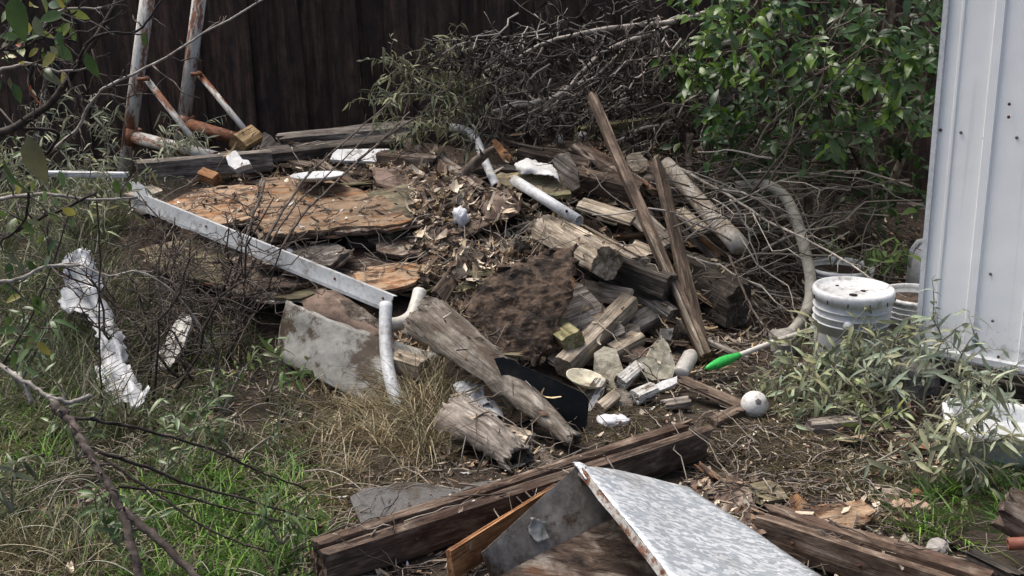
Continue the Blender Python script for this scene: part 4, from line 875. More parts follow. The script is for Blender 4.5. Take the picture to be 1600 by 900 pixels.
def folded_sheet():
    A = at(905, 727, 3.02); root = empty('folded_metal_sheet', Vector((A.x, A.y, 0)), 'folded galvanised metal sheet at the bottom of the picture', 'metal sheet')
    rows = [[(908, 727, 3.02), (990, 740, 3.1), (1078, 761, 3.17)], [(975, 810, 2.78), (1080, 822, 2.88), (1180, 830, 2.96)], [(1050, 906, 2.56), (1170, 908, 2.66), (1290, 905, 2.76)], [(1120, 1000, 2.36), (1250, 990, 2.46), (1390, 975, 2.56)]]
    gridsurf('lit_panel', None, None, rows, 'galv', k=8, amp=.006, freq=4, th=.0015, parent=root, edge=0)
    def dn(s, k=1.0): p = at(*s); return p + Vector((-.008, -.004, -.03 * k))
    gridsurf('edge_flange', None, None, [[r[0], dn(r[0], .8)] for r in rows], 'rustpaint', k=4, amp=.0005, th=.0015, parent=root, edge=.0015, smooth=False)
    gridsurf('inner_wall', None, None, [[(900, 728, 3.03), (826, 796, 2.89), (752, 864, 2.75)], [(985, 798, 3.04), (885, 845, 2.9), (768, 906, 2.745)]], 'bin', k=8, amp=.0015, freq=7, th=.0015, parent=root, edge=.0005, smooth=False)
    gridsurf('inner_floor', None, None, [[(985, 798, 3.04), (885, 845, 2.9), (768, 906, 2.745)], [(1085, 905, 2.92), (985, 955, 2.76), (800, 1010, 2.58)]], 'rotdark', k=8, amp=.002, freq=7, th=.0015, parent=root, edge=.0005, smooth=False)
    p = at(843, 828, 2.885); gridsurf('torn_sticker', None, None, [[(828, 808, 2.865), (842, 812, 2.88), (852, 818, 2.89)], [(826, 832, 2.85), (842, 832, 2.865), (856, 834, 2.875)], [(838, 848, 2.845), (846, 846, 2.85), (858, 842, 2.86)]], 'greysheet', k=5, amp=.004, freq=40, th=.0008, parent=root, edge=.004, crease=1)
    gridsurf('bent_corner', None, None, [[(893, 722, 3.035), (906, 722, 3.03), (916, 728, 3.02)], [(900, 728, 3.025), (908, 738, 3.0), (914, 742, 2.99)], [(905, 735, 3.02), (915, 750, 2.975), (918, 748, 2.97)]], 'galv', k=3, amp=.002, th=.0015, parent=root, edge=.001)
folded_sheet()
plywood('dark rotten board flat on the ground beside the metal sheet', (1125, 790, 3.25), (.0, .03), [(1066, 752), (1110, 744), (1182, 752), (1184, 800), (1178, 836), (1130, 812), (1090, 790)], ['rotdark', 'brown'], grain=60, amp=.008, g=.03)
slab('rotten_chunk', 'orange rotten wood chunk behind the right double timber', 'wood chunk', (1320, 800, 3.2), (.05, .3), [(1272, 800), (1285, 788), (1345, 782), (1368, 798), (1360, 815), (1300, 824), (1278, 815)], .04, 'rot', jag=.012, amp=.012, g=.02, ridged=True)
slab('wood_flake', 'pale rotten wood flake beside the metal sheet', 'wood chunk', (1240, 845, 3.05), (.1, .3), [(1200, 830), (1238, 822), (1262, 848), (1245, 868), (1215, 860)], .02, 'rotgreen', jag=.012, amp=.012, g=.02)
beam('log_end', 'charred splintered log end at the right edge', 'log', (1562, 788, 2.96), (1680, 862, 2.86), .1, .1, 'rotdark', roll=20, rough=.016, jag=(.04, .0), groove=.005)
pipe('rubber_handle', 'round red brown handle end at the right edge', 'handle', [(1575, 850, 2.86), (1680, 845, 2.84)], .017, 'rubbertoe', wall=.016)
beam('bark_strip', 'dark curved bark strip in the lower right twigs', 'bark', (1510, 862, 2.95), (1600, 905, 2.78), .05, .03, 'darkbeam', rough=.012, jag=(.04, .04))

# ================================================================== white plastic on the left
gridsurf('plastic_sheet', 'crumpled white plastic sheet hanging in the weeds on the left', 'plastic sheet', [
    [(108, 402, 4.64), (120, 391, 4.6), (132, 392, 4.62), (140, 402, 4.66)], [(103, 430, 4.58), (118, 420, 4.6), (136, 422, 4.55), (152, 436, 4.58)], [(100, 482, 4.5), (124, 452, 4.53), (144, 462, 4.46), (160, 470, 4.5)],
    [(138, 500, 4.41), (150, 494, 4.43), (168, 506, 4.37), (182, 516, 4.4)], [(156, 545, 4.28), (166, 540, 4.3), (186, 546, 4.25), (195, 556, 4.28)], [(157, 586, 4.18), (172, 572, 4.2), (192, 586, 4.13), (203, 580, 4.16)], [(162, 606, 4.1), (184, 600, 4.12), (206, 604, 4.06), (222, 612, 4.08)], [(180, 640, 4.0), (192, 628, 4.02), (212, 638, 3.97), (238, 610, 4.02)]], 'plastic', k=9, amp=.011, freq=17, crease=1.6, edge=.01, th=.0012)
slab('painted_board', 'narrow board with flaking white paint behind bare twigs', 'board', (262, 545, 4.5), (.3, .8), [(283, 488), (303, 492), (290, 530), (262, 575), (228, 592), (250, 545)], .015, 'painted', g=.025, jag=.008, grain=60)
cloth('paper_scrap', 'torn white scrap in the weeds right of the fallen branch', 'scrap', [[(348, 672, 3.92), (366, 664, 3.95), (386, 670, 3.94)], [(346, 688, 3.87), (364, 680, 3.9), (382, 684, 3.9)], [(344, 706, 3.82), (358, 704, 3.83), (372, 698, 3.86)]], 'foam', amp=.014, freq=30, recv=False)
cloth('plastic_cup', 'small crushed clear plastic scrap beside the dry grass', 'scrap', [[(446, 745, 3.6), (458, 742, 3.62), (468, 750, 3.61)], [(448, 758, 3.56), (458, 754, 3.57), (468, 760, 3.57)], [(452, 770, 3.53), (460, 768, 3.54), (468, 768, 3.55)]], 'plastic', amp=.008, freq=30, recv=False)

# ================================================================== loose fragments
def fragments():
    rg = random.Random(41); mats = ['grey', 'brown', 'rotdark', 'tan', 'rot', 'darkbeam', 'rotgreen', 'brown', 'rotdark']
    cn = dict(grey='grey', brown='brown', rotdark='dark rotten', tan='pale bleached', rot='orange rotten', darkbeam='blackened', rotgreen='mouldy')
    zs = [('right of the straight white tube', 820, 960, 225, 345, 15), ('beside the leaning poles', 960, 1120, 225, 400, 13), ('in the brown leaves of the heap centre', 570, 720, 255, 450, 11), ('around the bunched fabric bundle', 720, 830, 260, 460, 10), ('near the broken wooden box', 890, 1010, 430, 620, 13), ('near the cloudy jar', 1010, 1150, 430, 620, 9), ('beside the white plate', 330, 560, 245, 300, 7), ('in the litter beside the metal sheet', 1060, 1250, 690, 880, 7), ('near the orange rotten chunk', 1250, 1480, 690, 880, 7), ('around the bark rolls', 650, 860, 560, 720, 10)]
    for zn, x0, x1, y0, y1, cnt in zs:
        for i in range(cnt):
            p = S(rg.uniform(x0, x1), rg.uniform(y0, y1)); big = rg.random() < .5; L = rg.uniform(.18, .4) if big else rg.uniform(.07, .17)
            if y0 > 500: L *= .7
            a = rg.uniform(-.9, .9) + (0 if rg.random() < .7 else 1.5); d = Vector((math.cos(a), math.sin(a), 0)); A = p - d * L / 2; B = p + d * L / 2; m = rg.choice(mats)
            A.z = H(A.x, A.y) + rg.uniform(.0, .06); B.z = H(B.x, B.y) + rg.uniform(.0, .04); lb = ('long ' if big else 'short ') + cn[m] + ' board fragment ' + zn
            beam('board_fragment', lb, 'wood scrap', A, B, rg.uniform(.04, .11), rg.uniform(.01, .03), m, roll=rg.uniform(-40, 40), rough=.006, jag=(rg.uniform(.01, .06), rg.uniform(.01, .06)), k=3, seg=7)['group'] = 'board fragments ' + zn
    spots = [(rg.uniform(600, 880), rg.uniform(290, 470)) for _ in range(22)] + [(rg.uniform(850, 1110), rg.uniform(225, 330)) for _ in range(10)] + [(rg.uniform(920, 1080), rg.uniform(540, 640)) for _ in range(6)] + [(rg.uniform(690, 880), rg.uniform(590, 720)) for _ in range(6)]
    def zone(px, py): return 'among the brown leaves above the matting' if px < 740 and py < 480 else 'between the fabric bundle and the split timber' if px < 890 and py < 480 else 'below the brush pile' if py < 400 else 'between the plaster chunks' if px > 900 else 'between the bark rolls'
    for px, py in spots:
        p = S(px, py); s = rg.uniform(.035, .07); a = rg.uniform(0, 6.28); u = Vector((math.cos(a), math.sin(a), rg.uniform(-.3, .5))); w = Vector((-math.sin(a), math.cos(a), rg.uniform(-.2, .6))); c = p + Vector((0, 0, .02)); up = u.cross(w)
        rows = [[c + u * (s * i) + w * (s * .6 * j * (1.0 if i == 0 else .75)) + up * (s * (.5 * j * j - .25) + rg.uniform(-.15, .15) * s) for j in (-1, 0, 1)] for i in (-1, 0, 1)]
        m = rg.choice(['roll', 'roll', 'cloth', 'rotgreen']); o = gridsurf('bark_curl', ('large ' if s > .052 else 'small ') + dict(roll='pale', cloth='brown', rotgreen='mouldy')[m] + ' curled bark flake ' + zone(px, py), 'bark', rows, m, k=3, amp=.004, th=.003, edge=.005, smooth=False); o['group'] = 'curled bark flakes ' + zone(px, py)
fragments()

for lb, A, B, w, h, m, ro in (
    ('pale cut lumber end right of the triangular panel', (955, 552, 4.42), (1000, 528, 4.52), .06, .06, 'tan', 10),
    ('squared grey lumber end behind the cream plaster chunk', (985, 512, 4.62), (1022, 490, 4.72), .08, .06, 'grey', 20),
    ('white painted lumber end between the plaster chunks', (968, 600, 4.2), (998, 575, 4.28), .05, .06, 'painted', 25),
    ('pale block lying below the cream plaster chunk', (990, 622, 4.08), (1022, 608, 4.14), .05, .045, 'painted', 5),
    ('stubby tan block beside the broken plate', (935, 640, 4.02), (962, 618, 4.1), .045, .05, 'tan', 30),
    ('grey splintered stub below the dark squared timber', (1000, 455, 4.78), (1052, 492, 4.66), .07, .05, 'grey', -15),
    ('tan board edge behind the triangular panel', (938, 432, 4.85), (1000, 448, 4.78), .03, .06, 'tan', -10),
    ('bleached board laid across the debris behind the split timber', (905, 318, 5.3), (990, 345, 5.2), .09, .025, 'tan', 12),
    ('grey board sloping between the leaning poles', (985, 330, 5.4), (1045, 385, 5.15), .09, .025, 'grey', 18),
    ('bleached plank end right of the leaning poles', (1058, 330, 5.5), (1100, 362, 5.35), .07, .03, 'tan', 8),
    ('brown rotten beam across the heap behind the crumpled bag', (815, 238, 5.95), (925, 262, 5.75), .1, .06, 'brown', 5)):
    beam('lumber_piece', lb, 'wood block', A, B, w, h, m, roll=ro, rough=.003, jag=(.006, .006))
# ================================================================== brush, twigs and living plants
rng = random.Random(11)
def px_poly(pts, k=5): return [Vector(q) for q in catmull([tuple(pt(p)) for p in pts], k)]
def branch_thing(name, label, cat, mains, r0, r1, mat, depth=1, spread=.7, lenf=.35, every=1, grav=0, seed=1, tips=None, minr=.0014, k=5, part='twigs'):
    rg = random.Random(seed); b = Buf(); tw = Buf(); tws = []
    for m in mains:
        P = px_poly(m, k); n = len(P); sd = nseed()
        P = [p + Vector((nz((i * .8, 0, 0), 1, sd), nz((i * .8, 4, 0), 1, sd), nz((i * .8, 8, 0), 1, sd))) * .006 for i, p in enumerate(P)]
        rs = [r0 + (r1 - r0) * i / (n - 1) for i in range(n)]; add_tube(b, P, [r * (1 + .15 * nz((i * 1.7, 0, 0), 1, sd)) for i, r in enumerate(rs)], 7)
        if tips is not None: tips.append(P)
        if depth > 0:
            L = sum((P[i + 1] - P[i]).length for i in range(n - 1))
            for i in range(1, n):
                for _ in range(every):
                    if rg.random() < .8:
                        t = (P[i] - P[i - 1]).normalized(); d = (t + Vector((rg.gauss(0, 1), rg.gauss(0, .6), rg.gauss(0, 1))) * spread + Vector((0, 0, grav))).normalized()
                        l = L * lenf * rg.uniform(.25, 1); q = max(3, min(8, int(l / .04))); Q = wiggly(P[i], P[i] + d * l, q, .3, rg.randint(1, 9999)); ra = max(min(rs[i] * .55, .006), minr)
                        spray(tw if depth > 1 else tws[-1:] and None or tws.append(Buf()) or tws[-1], Q, [max(ra * (1 - .7 * j / q), minr * .8) for j in range(q + 1)], depth - 1, rg, spread, .5, 1, grav, tips, 4, None, minr)
    root = empty(name, Vector(b.v[0]), label, cat)
    obj('stem', b.mesh('stem', M_[mat]), Matrix(), root)
    if tw.v: obj(part, tw.mesh(part, M_[mat]), Matrix(), root)['kind'] = 'stuff'
    for q in tws: obj('twig', q.mesh('twig', M_[mat]), Matrix(), root)
    return root
# --- brush pile against the fence
branch_thing('dead_branch', 'long pale dead branch along the top of the brush pile', 'branch', [[(742, 118, 6.1), (800, 95, 6.1), (855, 66, 6.15), (950, 45, 6.2), (1050, 34, 6.3), (1135, 12, 6.4)]], .006, .016, 'palebark', 2, .8, .22, 1, -.2, 21)
branch_thing('dead_branch', 'pale forked dead branch sloping down through the brush pile', 'branch', [[(805, 205, 6.0), (862, 168, 6.0), (905, 118, 6.05), (955, 75, 6.1), (1045, 44, 6.2)], [(905, 118, 6.05), (870, 150, 5.9), (800, 168, 5.85)]], .006, .014, 'palebark', 2, .8, .28, 1, -.15, 22)
branch_thing('dead_branch', 'short thick pale branch end poking out of the green bush', 'branch', [[(1070, 92, 6.0), (1105, 76, 6.1), (1160, 60, 6.2)]], .014, .018, 'palebark', 1, .7, .4, 1, -.1, 23)
branch_thing('dead_branch', 'crooked dead branch at the lower left of the brush pile', 'branch', [[(795, 188, 5.9), (850, 165, 5.9), (885, 135, 6.0), (930, 120, 6.05), (990, 60, 6.2)], [(850, 165, 5.9), (810, 160, 5.8), (770, 175, 5.8)]], .004, .009, 'palebark', 2, .8, .3, 1, -.2, 24)
branch_thing('dead_branch', 'pale crooked stick on the debris below the mossy plank', 'branch', [[(962, 222, 5.9), (985, 212, 5.9), (1005, 200, 5.95), (1050, 192, 6.0)]], .01, .006, 'palebark', 1, .6, .4, 1, .1, 25)
def tangle():
    rg = random.Random(5); b = Buf(); lv = Buf()
    for i in range(95):
        px, py = rg.uniform(770, 1120), rg.uniform(20, 170); Y = rg.uniform(5.75, 6.75)
        A = at(px, py, Y); d = Vector((-1 + rg.gauss(0, .7), rg.gauss(-.2, .4), rg.gauss(-.45, .5))).normalized(); l = rg.uniform(.25, .7)
        if A.z < H(A.x, A.y) + .08: continue
        Bp = A + d * l; Bp.z = max(Bp.z, H(Bp.x, Bp.y) + .02); Q = wiggly(A, Bp, 8, .3, rg.randint(1, 9999)); r0 = rg.uniform(.003, .007)
        tips = []; c = rg.choice(((.07, .057, .05), (.13, .11, .095), (.04, .033, .028), (.05, .04, .035), (.3, .27, .235)))
        spray(b, Q, [r0 * (1 - .6 * j / 8) for j in range(9)], 2, rg, .75, .4, 1, -.1, tips, 4, c, .0017)
        for T in tips:
            for q in T[1::2]:
                if rg.random() < .95:
                    c2 = rg.choice(((.035, .026, .02), (.05, .04, .03), (.022, .017, .014), (.09, .075, .06))); vs, fs = leaf_verts(rg.uniform(.03, .06), rg.uniform(.008, .016), .5, .4, 3)
                    M = leafM(q, Vector((rg.gauss(0, .6), rg.gauss(0, .6), -.8)), Vector((rg.gauss(0, 1), -1, .3)), 1, rg); lv.add([M @ Vector(v) for v in vs], fs, c2)
    for i in range(700):   # fine dark stuff low in the pile
        px, py = rg.uniform(700, 1110), rg.uniform(90, 215); Y = rg.uniform(5.9, 6.8); A = at(px, py, Y)
        if A.z < H(A.x, A.y): continue
        d = Vector((rg.gauss(0, 1), rg.gauss(0, .5), rg.gauss(-.3, .6))).normalized(); Q = wiggly(A, A + d * rg.uniform(.1, .35), 5, .4, rg.randint(1, 9999)); add_tube(b, Q, [.003, .0025, .002, .002, .0015, .001], 4, True, rg.choice(((.05, .04, .035), (.09, .075, .065), (.16, .14, .12), (.03, .025, .02), (.04, .033, .028))))
    root = empty('brush_pile', at(930, 200, 6.3), 'tangled pile of dead brush against the dark fence', 'brush pile'); root['kind'] = 'stuff'
    o = obj('dead_twigs', b.mesh('dead_twigs', M_['litter']), Matrix(), root); o['kind'] = 'stuff'
    o = obj('dead_leaves', lv.mesh('dead_leaves', M_['litter']), Matrix(), root); o['kind'] = 'stuff'
tangle()
def right_tangle():
    rg = random.Random(8); b = Buf()
    for i in range(210):
        if i < 130: p0 = (rg.uniform(1180, 1430), rg.uniform(240, 470)); Y0 = rg.uniform(5.1, 6.3); dx = rg.gauss(-130, 110)
        else: p0 = (rg.uniform(1030, 1200), rg.uniform(240, 480)); Y0 = rg.uniform(5.0, 5.8); dx = rg.gauss(60, 90)
        A = at(p0[0], p0[1], Y0); A.z = max(A.z, H(A.x, A.y) + .02)
        l = rg.uniform(.25, .9); d = Vector((dx / 130, rg.gauss(0, .4), rg.gauss(.0, .35))).normalized(); B = A + d * l; B.z = max(B.z, H(B.x, B.y) + .01)
        sag = rg.uniform(-.05, .12) * l; n = 9; Q = wiggly(A, B, n, .12, rg.randint(1, 9999)); Q = [q + Vector((0, 0, sag * math.sin(math.pi * j / n))) for j, q in enumerate(Q)]
        r0 = rg.choice((.002, .0025, .003, .004, .006)); c = rg.choice(((.09, .075, .06), (.2, .18, .15), (.33, .3, .26), (.05, .04, .033), (.14, .12, .1)))
        spray(b, Q, [r0 * (1 - .5 * j / n) for j in range(n + 1)], 1 if rg.random() < .5 else 0, rg, .7, .3, 1, 0, None, 4, c, .0012)
    root = tag(obj('twig_tangle', b.mesh('twig_tangle', M_['litter'])), 'thin grey twigs tangled under the green bush', 'twigs', kind='stuff')
right_tangle()
branch_thing('bare_stem', 'long bare stem curving over the lidded bucket', 'stem', [[(1060, 262, 5.7), (1130, 300, 5.4), (1200, 345, 5.1), (1270, 380, 4.9), (1340, 420, 4.65), (1374, 450, 4.5)]], .007, .003, 'palebark', 1, .6, .12, 1, 0, 31)
branch_thing('bare_stem', 'thick dark twig in front of the ribbed timber', 'stem', [[(1140, 400, 5.0), (1160, 450, 4.85), (1180, 490, 4.75), (1210, 530, 4.6)]], .006, .004, 'bark', 1, .5, .3, 1, 0, 32)
# --- dark stems crossing the plywood
branch_thing('bare_stem', 'leftmost of the long bare stems crossing the plywood', 'stem', [[(362, 450, 4.72), (392, 350, 4.85), (412, 290, 5.0), (408, 272, 5.05)]], .007, .004, 'bark', 1, .4, .1, 1, .3, 41)
branch_thing('bare_stem', 'bare stem reaching highest in front of the fence', 'stem', [[(380, 440, 4.7), (432, 345, 4.9), (480, 275, 5.15), (540, 220, 5.4), (612, 158, 5.7)]], .007, .0035, 'bark', 1, .4, .1, 1, .3, 42)
branch_thing('bare_stem', 'thin middle stem crossing the white plate', 'stem', [[(400, 425, 4.72), (450, 335, 4.9), (520, 265, 5.15), (585, 202, 5.5)]], .005, .0025, 'bark', 1, .4, .1, 1, .3, 43)
branch_thing('bare_stem', 'rightmost forked stem crossing the orange plywood', 'stem', [[(425, 415, 4.72), (470, 340, 4.88), (530, 280, 5.1), (600, 215, 5.4), (640, 175, 5.6)], [(560, 250, 5.2), (620, 202, 5.5), (662, 180, 5.65)]], .006, .003, 'bark', 1, .4, .1, 1, .3, 44)
# --- fallen branch, lower left
branch_thing('fallen_branch', 'fallen branch with long side twigs in the lower left grass', 'branch', [
    [(82, 630, 2.9), (112, 662, 2.85), (130, 690, 2.8), (150, 728, 2.75), (172, 762, 2.71), (192, 798, 2.68)],
    [(192, 798, 2.68), (205, 850, 2.62), (222, 925, 2.56)], [(192, 798, 2.68), (250, 845, 2.64), (320, 915, 2.58)]], .0125, .009, 'bark', 1, .8, .12, 1, .1, 55, k=9)
branch_thing('fallen_branch', 'thin pale forked branch joining the fallen branch at the left edge', 'branch', [[(-40, 552, 3.0), (20, 583, 2.95), (60, 610, 2.92), (90, 634, 2.9)], [(20, 583, 2.95), (40, 605, 2.93), (48, 630, 2.92)], [(70, 618, 2.91), (110, 628, 2.92), (140, 618, 2.95)]], .006, .006, 'palebark', 1, .7, .15, 1, .1, 56)
branch_thing('side_twig', 'uppermost long dark twig springing right from the fallen branch', 'twig', [[(112, 652, 2.86), (180, 662, 2.9), (270, 684, 2.98), (345, 708, 3.05), (400, 735, 3.1), (480, 765, 3.15)]], .005, .0025, 'darkbark', 1, .5, .08, 1, .1, 51)
branch_thing('side_twig', 'middle long dark twig springing right from the fallen branch', 'twig', [[(155, 706, 2.78), (230, 730, 2.84), (310, 762, 2.9), (400, 785, 2.95), (490, 812, 3.0)]], .005, .0022, 'darkbark', 1, .5, .08, 1, .1, 52)
branch_thing('side_twig', 'lowest long dark twig springing right from the fallen branch', 'twig', [[(185, 760, 2.74), (260, 768, 2.78), (340, 790, 2.82), (440, 815, 2.87)]], .004, .002, 'darkbark', 1, .5, .08, 1, .1, 53)
branch_thing('side_twig', 'steep dark twig crossing the lower left grass', 'twig', [[(160, 715, 2.78), (240, 770, 2.74), (330, 830, 2.72), (420, 862, 2.74)]], .004, .002, 'darkbark', 1, .5, .1, 1, .1, 54)
# --- bare thorny shrub, left of the heap
def thorn_shrub():
    rg = random.Random(14); b = Buf(); tw = Buf()
    for i in range(26):
        x0, y0 = rg.uniform(190, 360), rg.uniform(520, 640); A = S(x0, y0); B = at(x0 + rg.gauss(-20, 90), rg.uniform(285, 480), A.y + rg.uniform(-.1, .35))
        n = 9; Q = wiggly(A, B, n, .16, rg.randint(1, 9999)); add_tube(b, Q, [.006 * (1 - .6 * j / n) for j in range(n + 1)], 5)
        for j in range(2, n):
            for _ in range(2):
                d = Vector((rg.gauss(0, 1), rg.gauss(0, .6), rg.gauss(.1, .8))).normalized(); l = rg.uniform(.08, .4); q = wiggly(Q[j], Q[j] + d * l, 6, .35, rg.randint(1, 9999)); spray(tw, q, [.0028, .0025, .0022, .002, .0018, .0015, .0012], 1, rg, .8, .3, 1, .1, None, 4, None, .0012)
    root = empty('thorn_shrub', S(270, 600), 'bare dark thorny shrub in front of the left plywood', 'shrub'); obj('stems', b.mesh('stems', M_['darkbark']), Matrix(), root); o = obj('twigs', tw.mesh('twigs', M_['bark']), Matrix(), root); o['kind'] = 'stuff'
thorn_shrub()
branch_thing('dry_cane', 'pale dry cane arching in front of the white plastic sheet', 'stem', [[(72, 416, 4.1), (118, 413, 4.1), (170, 430, 4.1), (215, 425, 4.12), (262, 448, 4.15), (300, 490, 4.2), (330, 545, 4.2)]], .004, .003, 'palebark', 1, .6, .12, 1, 0, 61)
branch_thing('dry_cane', 'dark upright cane crossing the white plastic sheet', 'stem', [[(150, 300, 4.0), (156, 400, 3.95), (154, 500, 3.9), (158, 600, 3.85), (160, 660, 3.8)]], .003, .004, 'darkbark', 1, .7, .1, 1, 0, 62)

# --- foliage helpers
def tints(base, n, v=.35, rg=None):
    rg = rg or random.Random(99); out = []
    for _ in range(n): k = 1 + rg.uniform(-v, v); h = rg.uniform(-.12, .12); out.append((max(0, base[0] * k * (1 + h)), max(0, base[1] * k), max(0, base[2] * k * (1 - h))))
    return out
def leaf_protos(l, w, cols, fold=.25, bends=(.1, .3, .5), st=4):
    return [(*leaf_verts(l * f, w * f, fold, bd, st), c) for c in cols for bd, f in zip(bends, (1, .85, 1.1))]

def bush():
    rg = random.Random(77); root = empty('green_bush', S(1290, 390), 'large green broadleaf bush between the fence and the shed', 'bush')
    st = Buf()
    stems = [[(1262, 400, 5.85), (1262, 300, 5.9), (1240, 180, 5.9), (1200, 60, 5.8), (1170, -60, 5.8)], [(1345, 380, 5.9), (1358, 280, 5.9), (1368, 150, 5.85), (1390, 20, 5.8), (1400, -80, 5.8)], [(1285, 395, 5.95), (1300, 300, 6.0), (1310, 190, 6.0), (1290, 60, 5.95), (1280, -60, 5.9)], [(1330, 385, 6.1), (1400, 270, 6.2), (1440, 150, 6.2), (1450, 20, 6.1)], [(1358, 280, 5.9), (1320, 200, 5.7), (1270, 120, 5.5), (1230, 90, 5.4)]]
    for i, s in enumerate(stems):
        P = px_poly(s, 5); n = len(P); r = .045 if i == 1 else .028; add_tube(st, P, [r * (1 - .7 * j / n) for j in range(n)], 8)
    obj('trunk', st.mesh('trunk', M_['bark']), Matrix(), root)
    tw = Buf(); X = []
    cols = tints((.04, .092, .024), 6, .5, rg) + tints((.12, .23, .035), 2, .25, rg); nb = 3
    protos = leaf_protos(.068, .032, cols, .22, (.15, .35, .55))
    def twig(p, d, l, young):
        n = 6; Q = wiggly(p, p + d * l, n, .2, rg.randint(1, 9999)); add_tube(tw, Q, [.003 * (1 - .6 * j / n) for j in range(n + 1)], 4)
        for j in range(1, n + 1):
            for s in (-1, 1):
                if rg.random() < .12: continue
                t = (Q[min(j, n)] - Q[j - 1]).normalized(); side = t.cross(Vector((0, 0, 1)));  side = side.normalized() if side.length > .01 else Vector((1, 0, 0))
                if j % 2: side = side.cross(t)
                dd = (t * .7 + side * s * .9 + Vector((0, 0, rg.gauss(-.15, .25)))).normalized()
                X.append((leafM(Q[j], dd, Vector((rg.gauss(0, .35), rg.gauss(-.45, .35), 1)), rg.uniform(.45, 1.2), rg, .5), (rg.randrange(18, 24) if rg.random() < young else rg.randrange(18))))
    for i in range(350):
        if i < 270: px, py = rg.uniform(1100, 1480), rg.uniform(-90, 215)
        else: px, py = rg.uniform(1120, 1455), rg.uniform(180, 330)
        e = ((px - 1290) / 200) ** 2 + ((py - 60) / 200) ** 2
        if e > 1 and rg.random() < .55: continue
        Y = rg.uniform(5.15, 6.4) if py < 215 else rg.uniform(5.5, 6.2); p = at(px, py, Y)
        d = Vector((rg.gauss(-.1 + (px - 1290) / 300, .6), rg.gauss(-.5, .5), rg.gauss(.1, .5))).normalized(); twig(p, d, rg.uniform(.12, .28), .5 if (px < 1230 and py < 130) else .06)
        s_ = random.Random(i).choice(stems); q = px_poly(s_, 2); near = min(q, key=lambda v: (v - p).length)
        if (near - p).length < .5: add_tube(tw, wiggly(near, p, 6, .15, i + 1), [.006, .006, .005, .005, .004, .004, .003], 4)
    # named sprays low down
    for px, py, Y in ((1310, 180, 5.3), (1385, 175, 5.35), (1335, 120, 5.2), (1270, 75, 5.2), (1400, 90, 5.25), (1150, 95, 5.5), (1200, 30, 5.4), (1125, 170, 5.6), (1340, 35, 5.2), (1060, 105, 5.7), (1080, 120, 5.6)):
        for _ in range(3): twig(at(px, py, Y), Vector((rg.gauss(0, .5), rg.gauss(-.6, .3), rg.gauss(-.1, .4))).normalized(), .13, .5)
    obj('twigs', tw.mesh('twigs', M_['bark']), Matrix(), root)['kind'] = 'stuff'
    leaves_object(root, X, protos, M_['leaf'])
bush()

def lance_shrub(label, base, stems, col, n_side, leaf=(.07, .013), Ls=.2, seed=1, cap=120, grav=-.35, young=None, mat='dull', name='sage_shrub', gap=.022, drop=.3):
    rg = random.Random(seed); root = empty(name, pt(base), label, 'shrub' if 'shrub' in name else 'plant'); st = Buf(); X = []
    cols = tints(col, 5, .35, rg) + tints(young or tuple(c * 1.6 for c in col), 2, .2, rg); protos = leaf_protos(leaf[0], leaf[1], cols, .35, (.2, .5, .9))
    def leafy(Q, f=1.0):
        acc = 0
        for j in range(1, len(Q)):
            seg = (Q[j] - Q[j - 1]); L = seg.length; acc += L
            while acc > gap:
                acc -= gap; p = Q[j - 1].lerp(Q[j], rg.random()); t = seg.normalized(); a = rg.uniform(0, 6.28); o_ = t.orthogonal().normalized(); s = o_ * math.cos(a) + t.cross(o_) * math.sin(a)
                d = (t * .5 + s * .9 + Vector((0, 0, -drop - rg.random() * .4))).normalized(); X.append((leafM(p, d, Vector((rg.gauss(0, .4), rg.gauss(-.3, .4), 1)), rg.uniform(.5, 1.1) * f, rg, .6), rg.randrange(len(protos))))
    for s in stems:
        P = px_poly(s, 6); n = len(P); add_tube(st, P, [.005 * (1 - .6 * j / n) for j in range(n)], 5); leafy(P[n // 3:], 1.0)
        for _ in range(n_side):
            i = rg.randrange(2, n); t = (P[i] - P[i - 1]).normalized(); d = (t * .6 + Vector((rg.gauss(0, .7), rg.gauss(-.2, .6), rg.gauss(.35, .5)))).normalized(); l = Ls * rg.uniform(.4, 1.1); m = 7
            Q = wiggly(P[i], P[i] + d * l + Vector((0, 0, grav * l * .6)), m, .2, rg.randint(1, 9999)); Q = [q + Vector((0, 0, .12 * l * math.sin(math.pi * k / m))) for k, q in enumerate(Q)]
            add_tube(st, Q, [.0025 * (1 - .6 * k / m) for k in range(m + 1)], 4); leafy(Q, .9)
    obj('stems', st.mesh('stems', M_['stemgreen']), Matrix(), root); leaves_object(root, X, protos, M_[mat], cap)
SAGE = (.25, .27, .18)
lance_shrub('grey green leafy branch lying at the left of the brush pile', (740, 210, 6.0), [[(800, 200, 6.1), (740, 175, 6.0), (680, 150, 5.95), (620, 150, 5.9), (592, 180, 5.85)], [(790, 180, 6.1), (720, 150, 6.05), (650, 120, 6.0), (598, 95, 6.0)], [(800, 160, 6.15), (750, 130, 6.1), (712, 95, 6.1), (705, 82, 6.1)], [(780, 215, 6.0), (720, 205, 5.9), (665, 205, 5.85), (640, 215, 5.8)], [(790, 190, 6.1), (730, 170, 5.95), (690, 185, 5.85), (650, 190, 5.8)], [(780, 150, 6.2), (740, 140, 6.1), (690, 130, 6.0)]], (.17, .175, .1), 20, (.065, .014), .22, 3, 150)
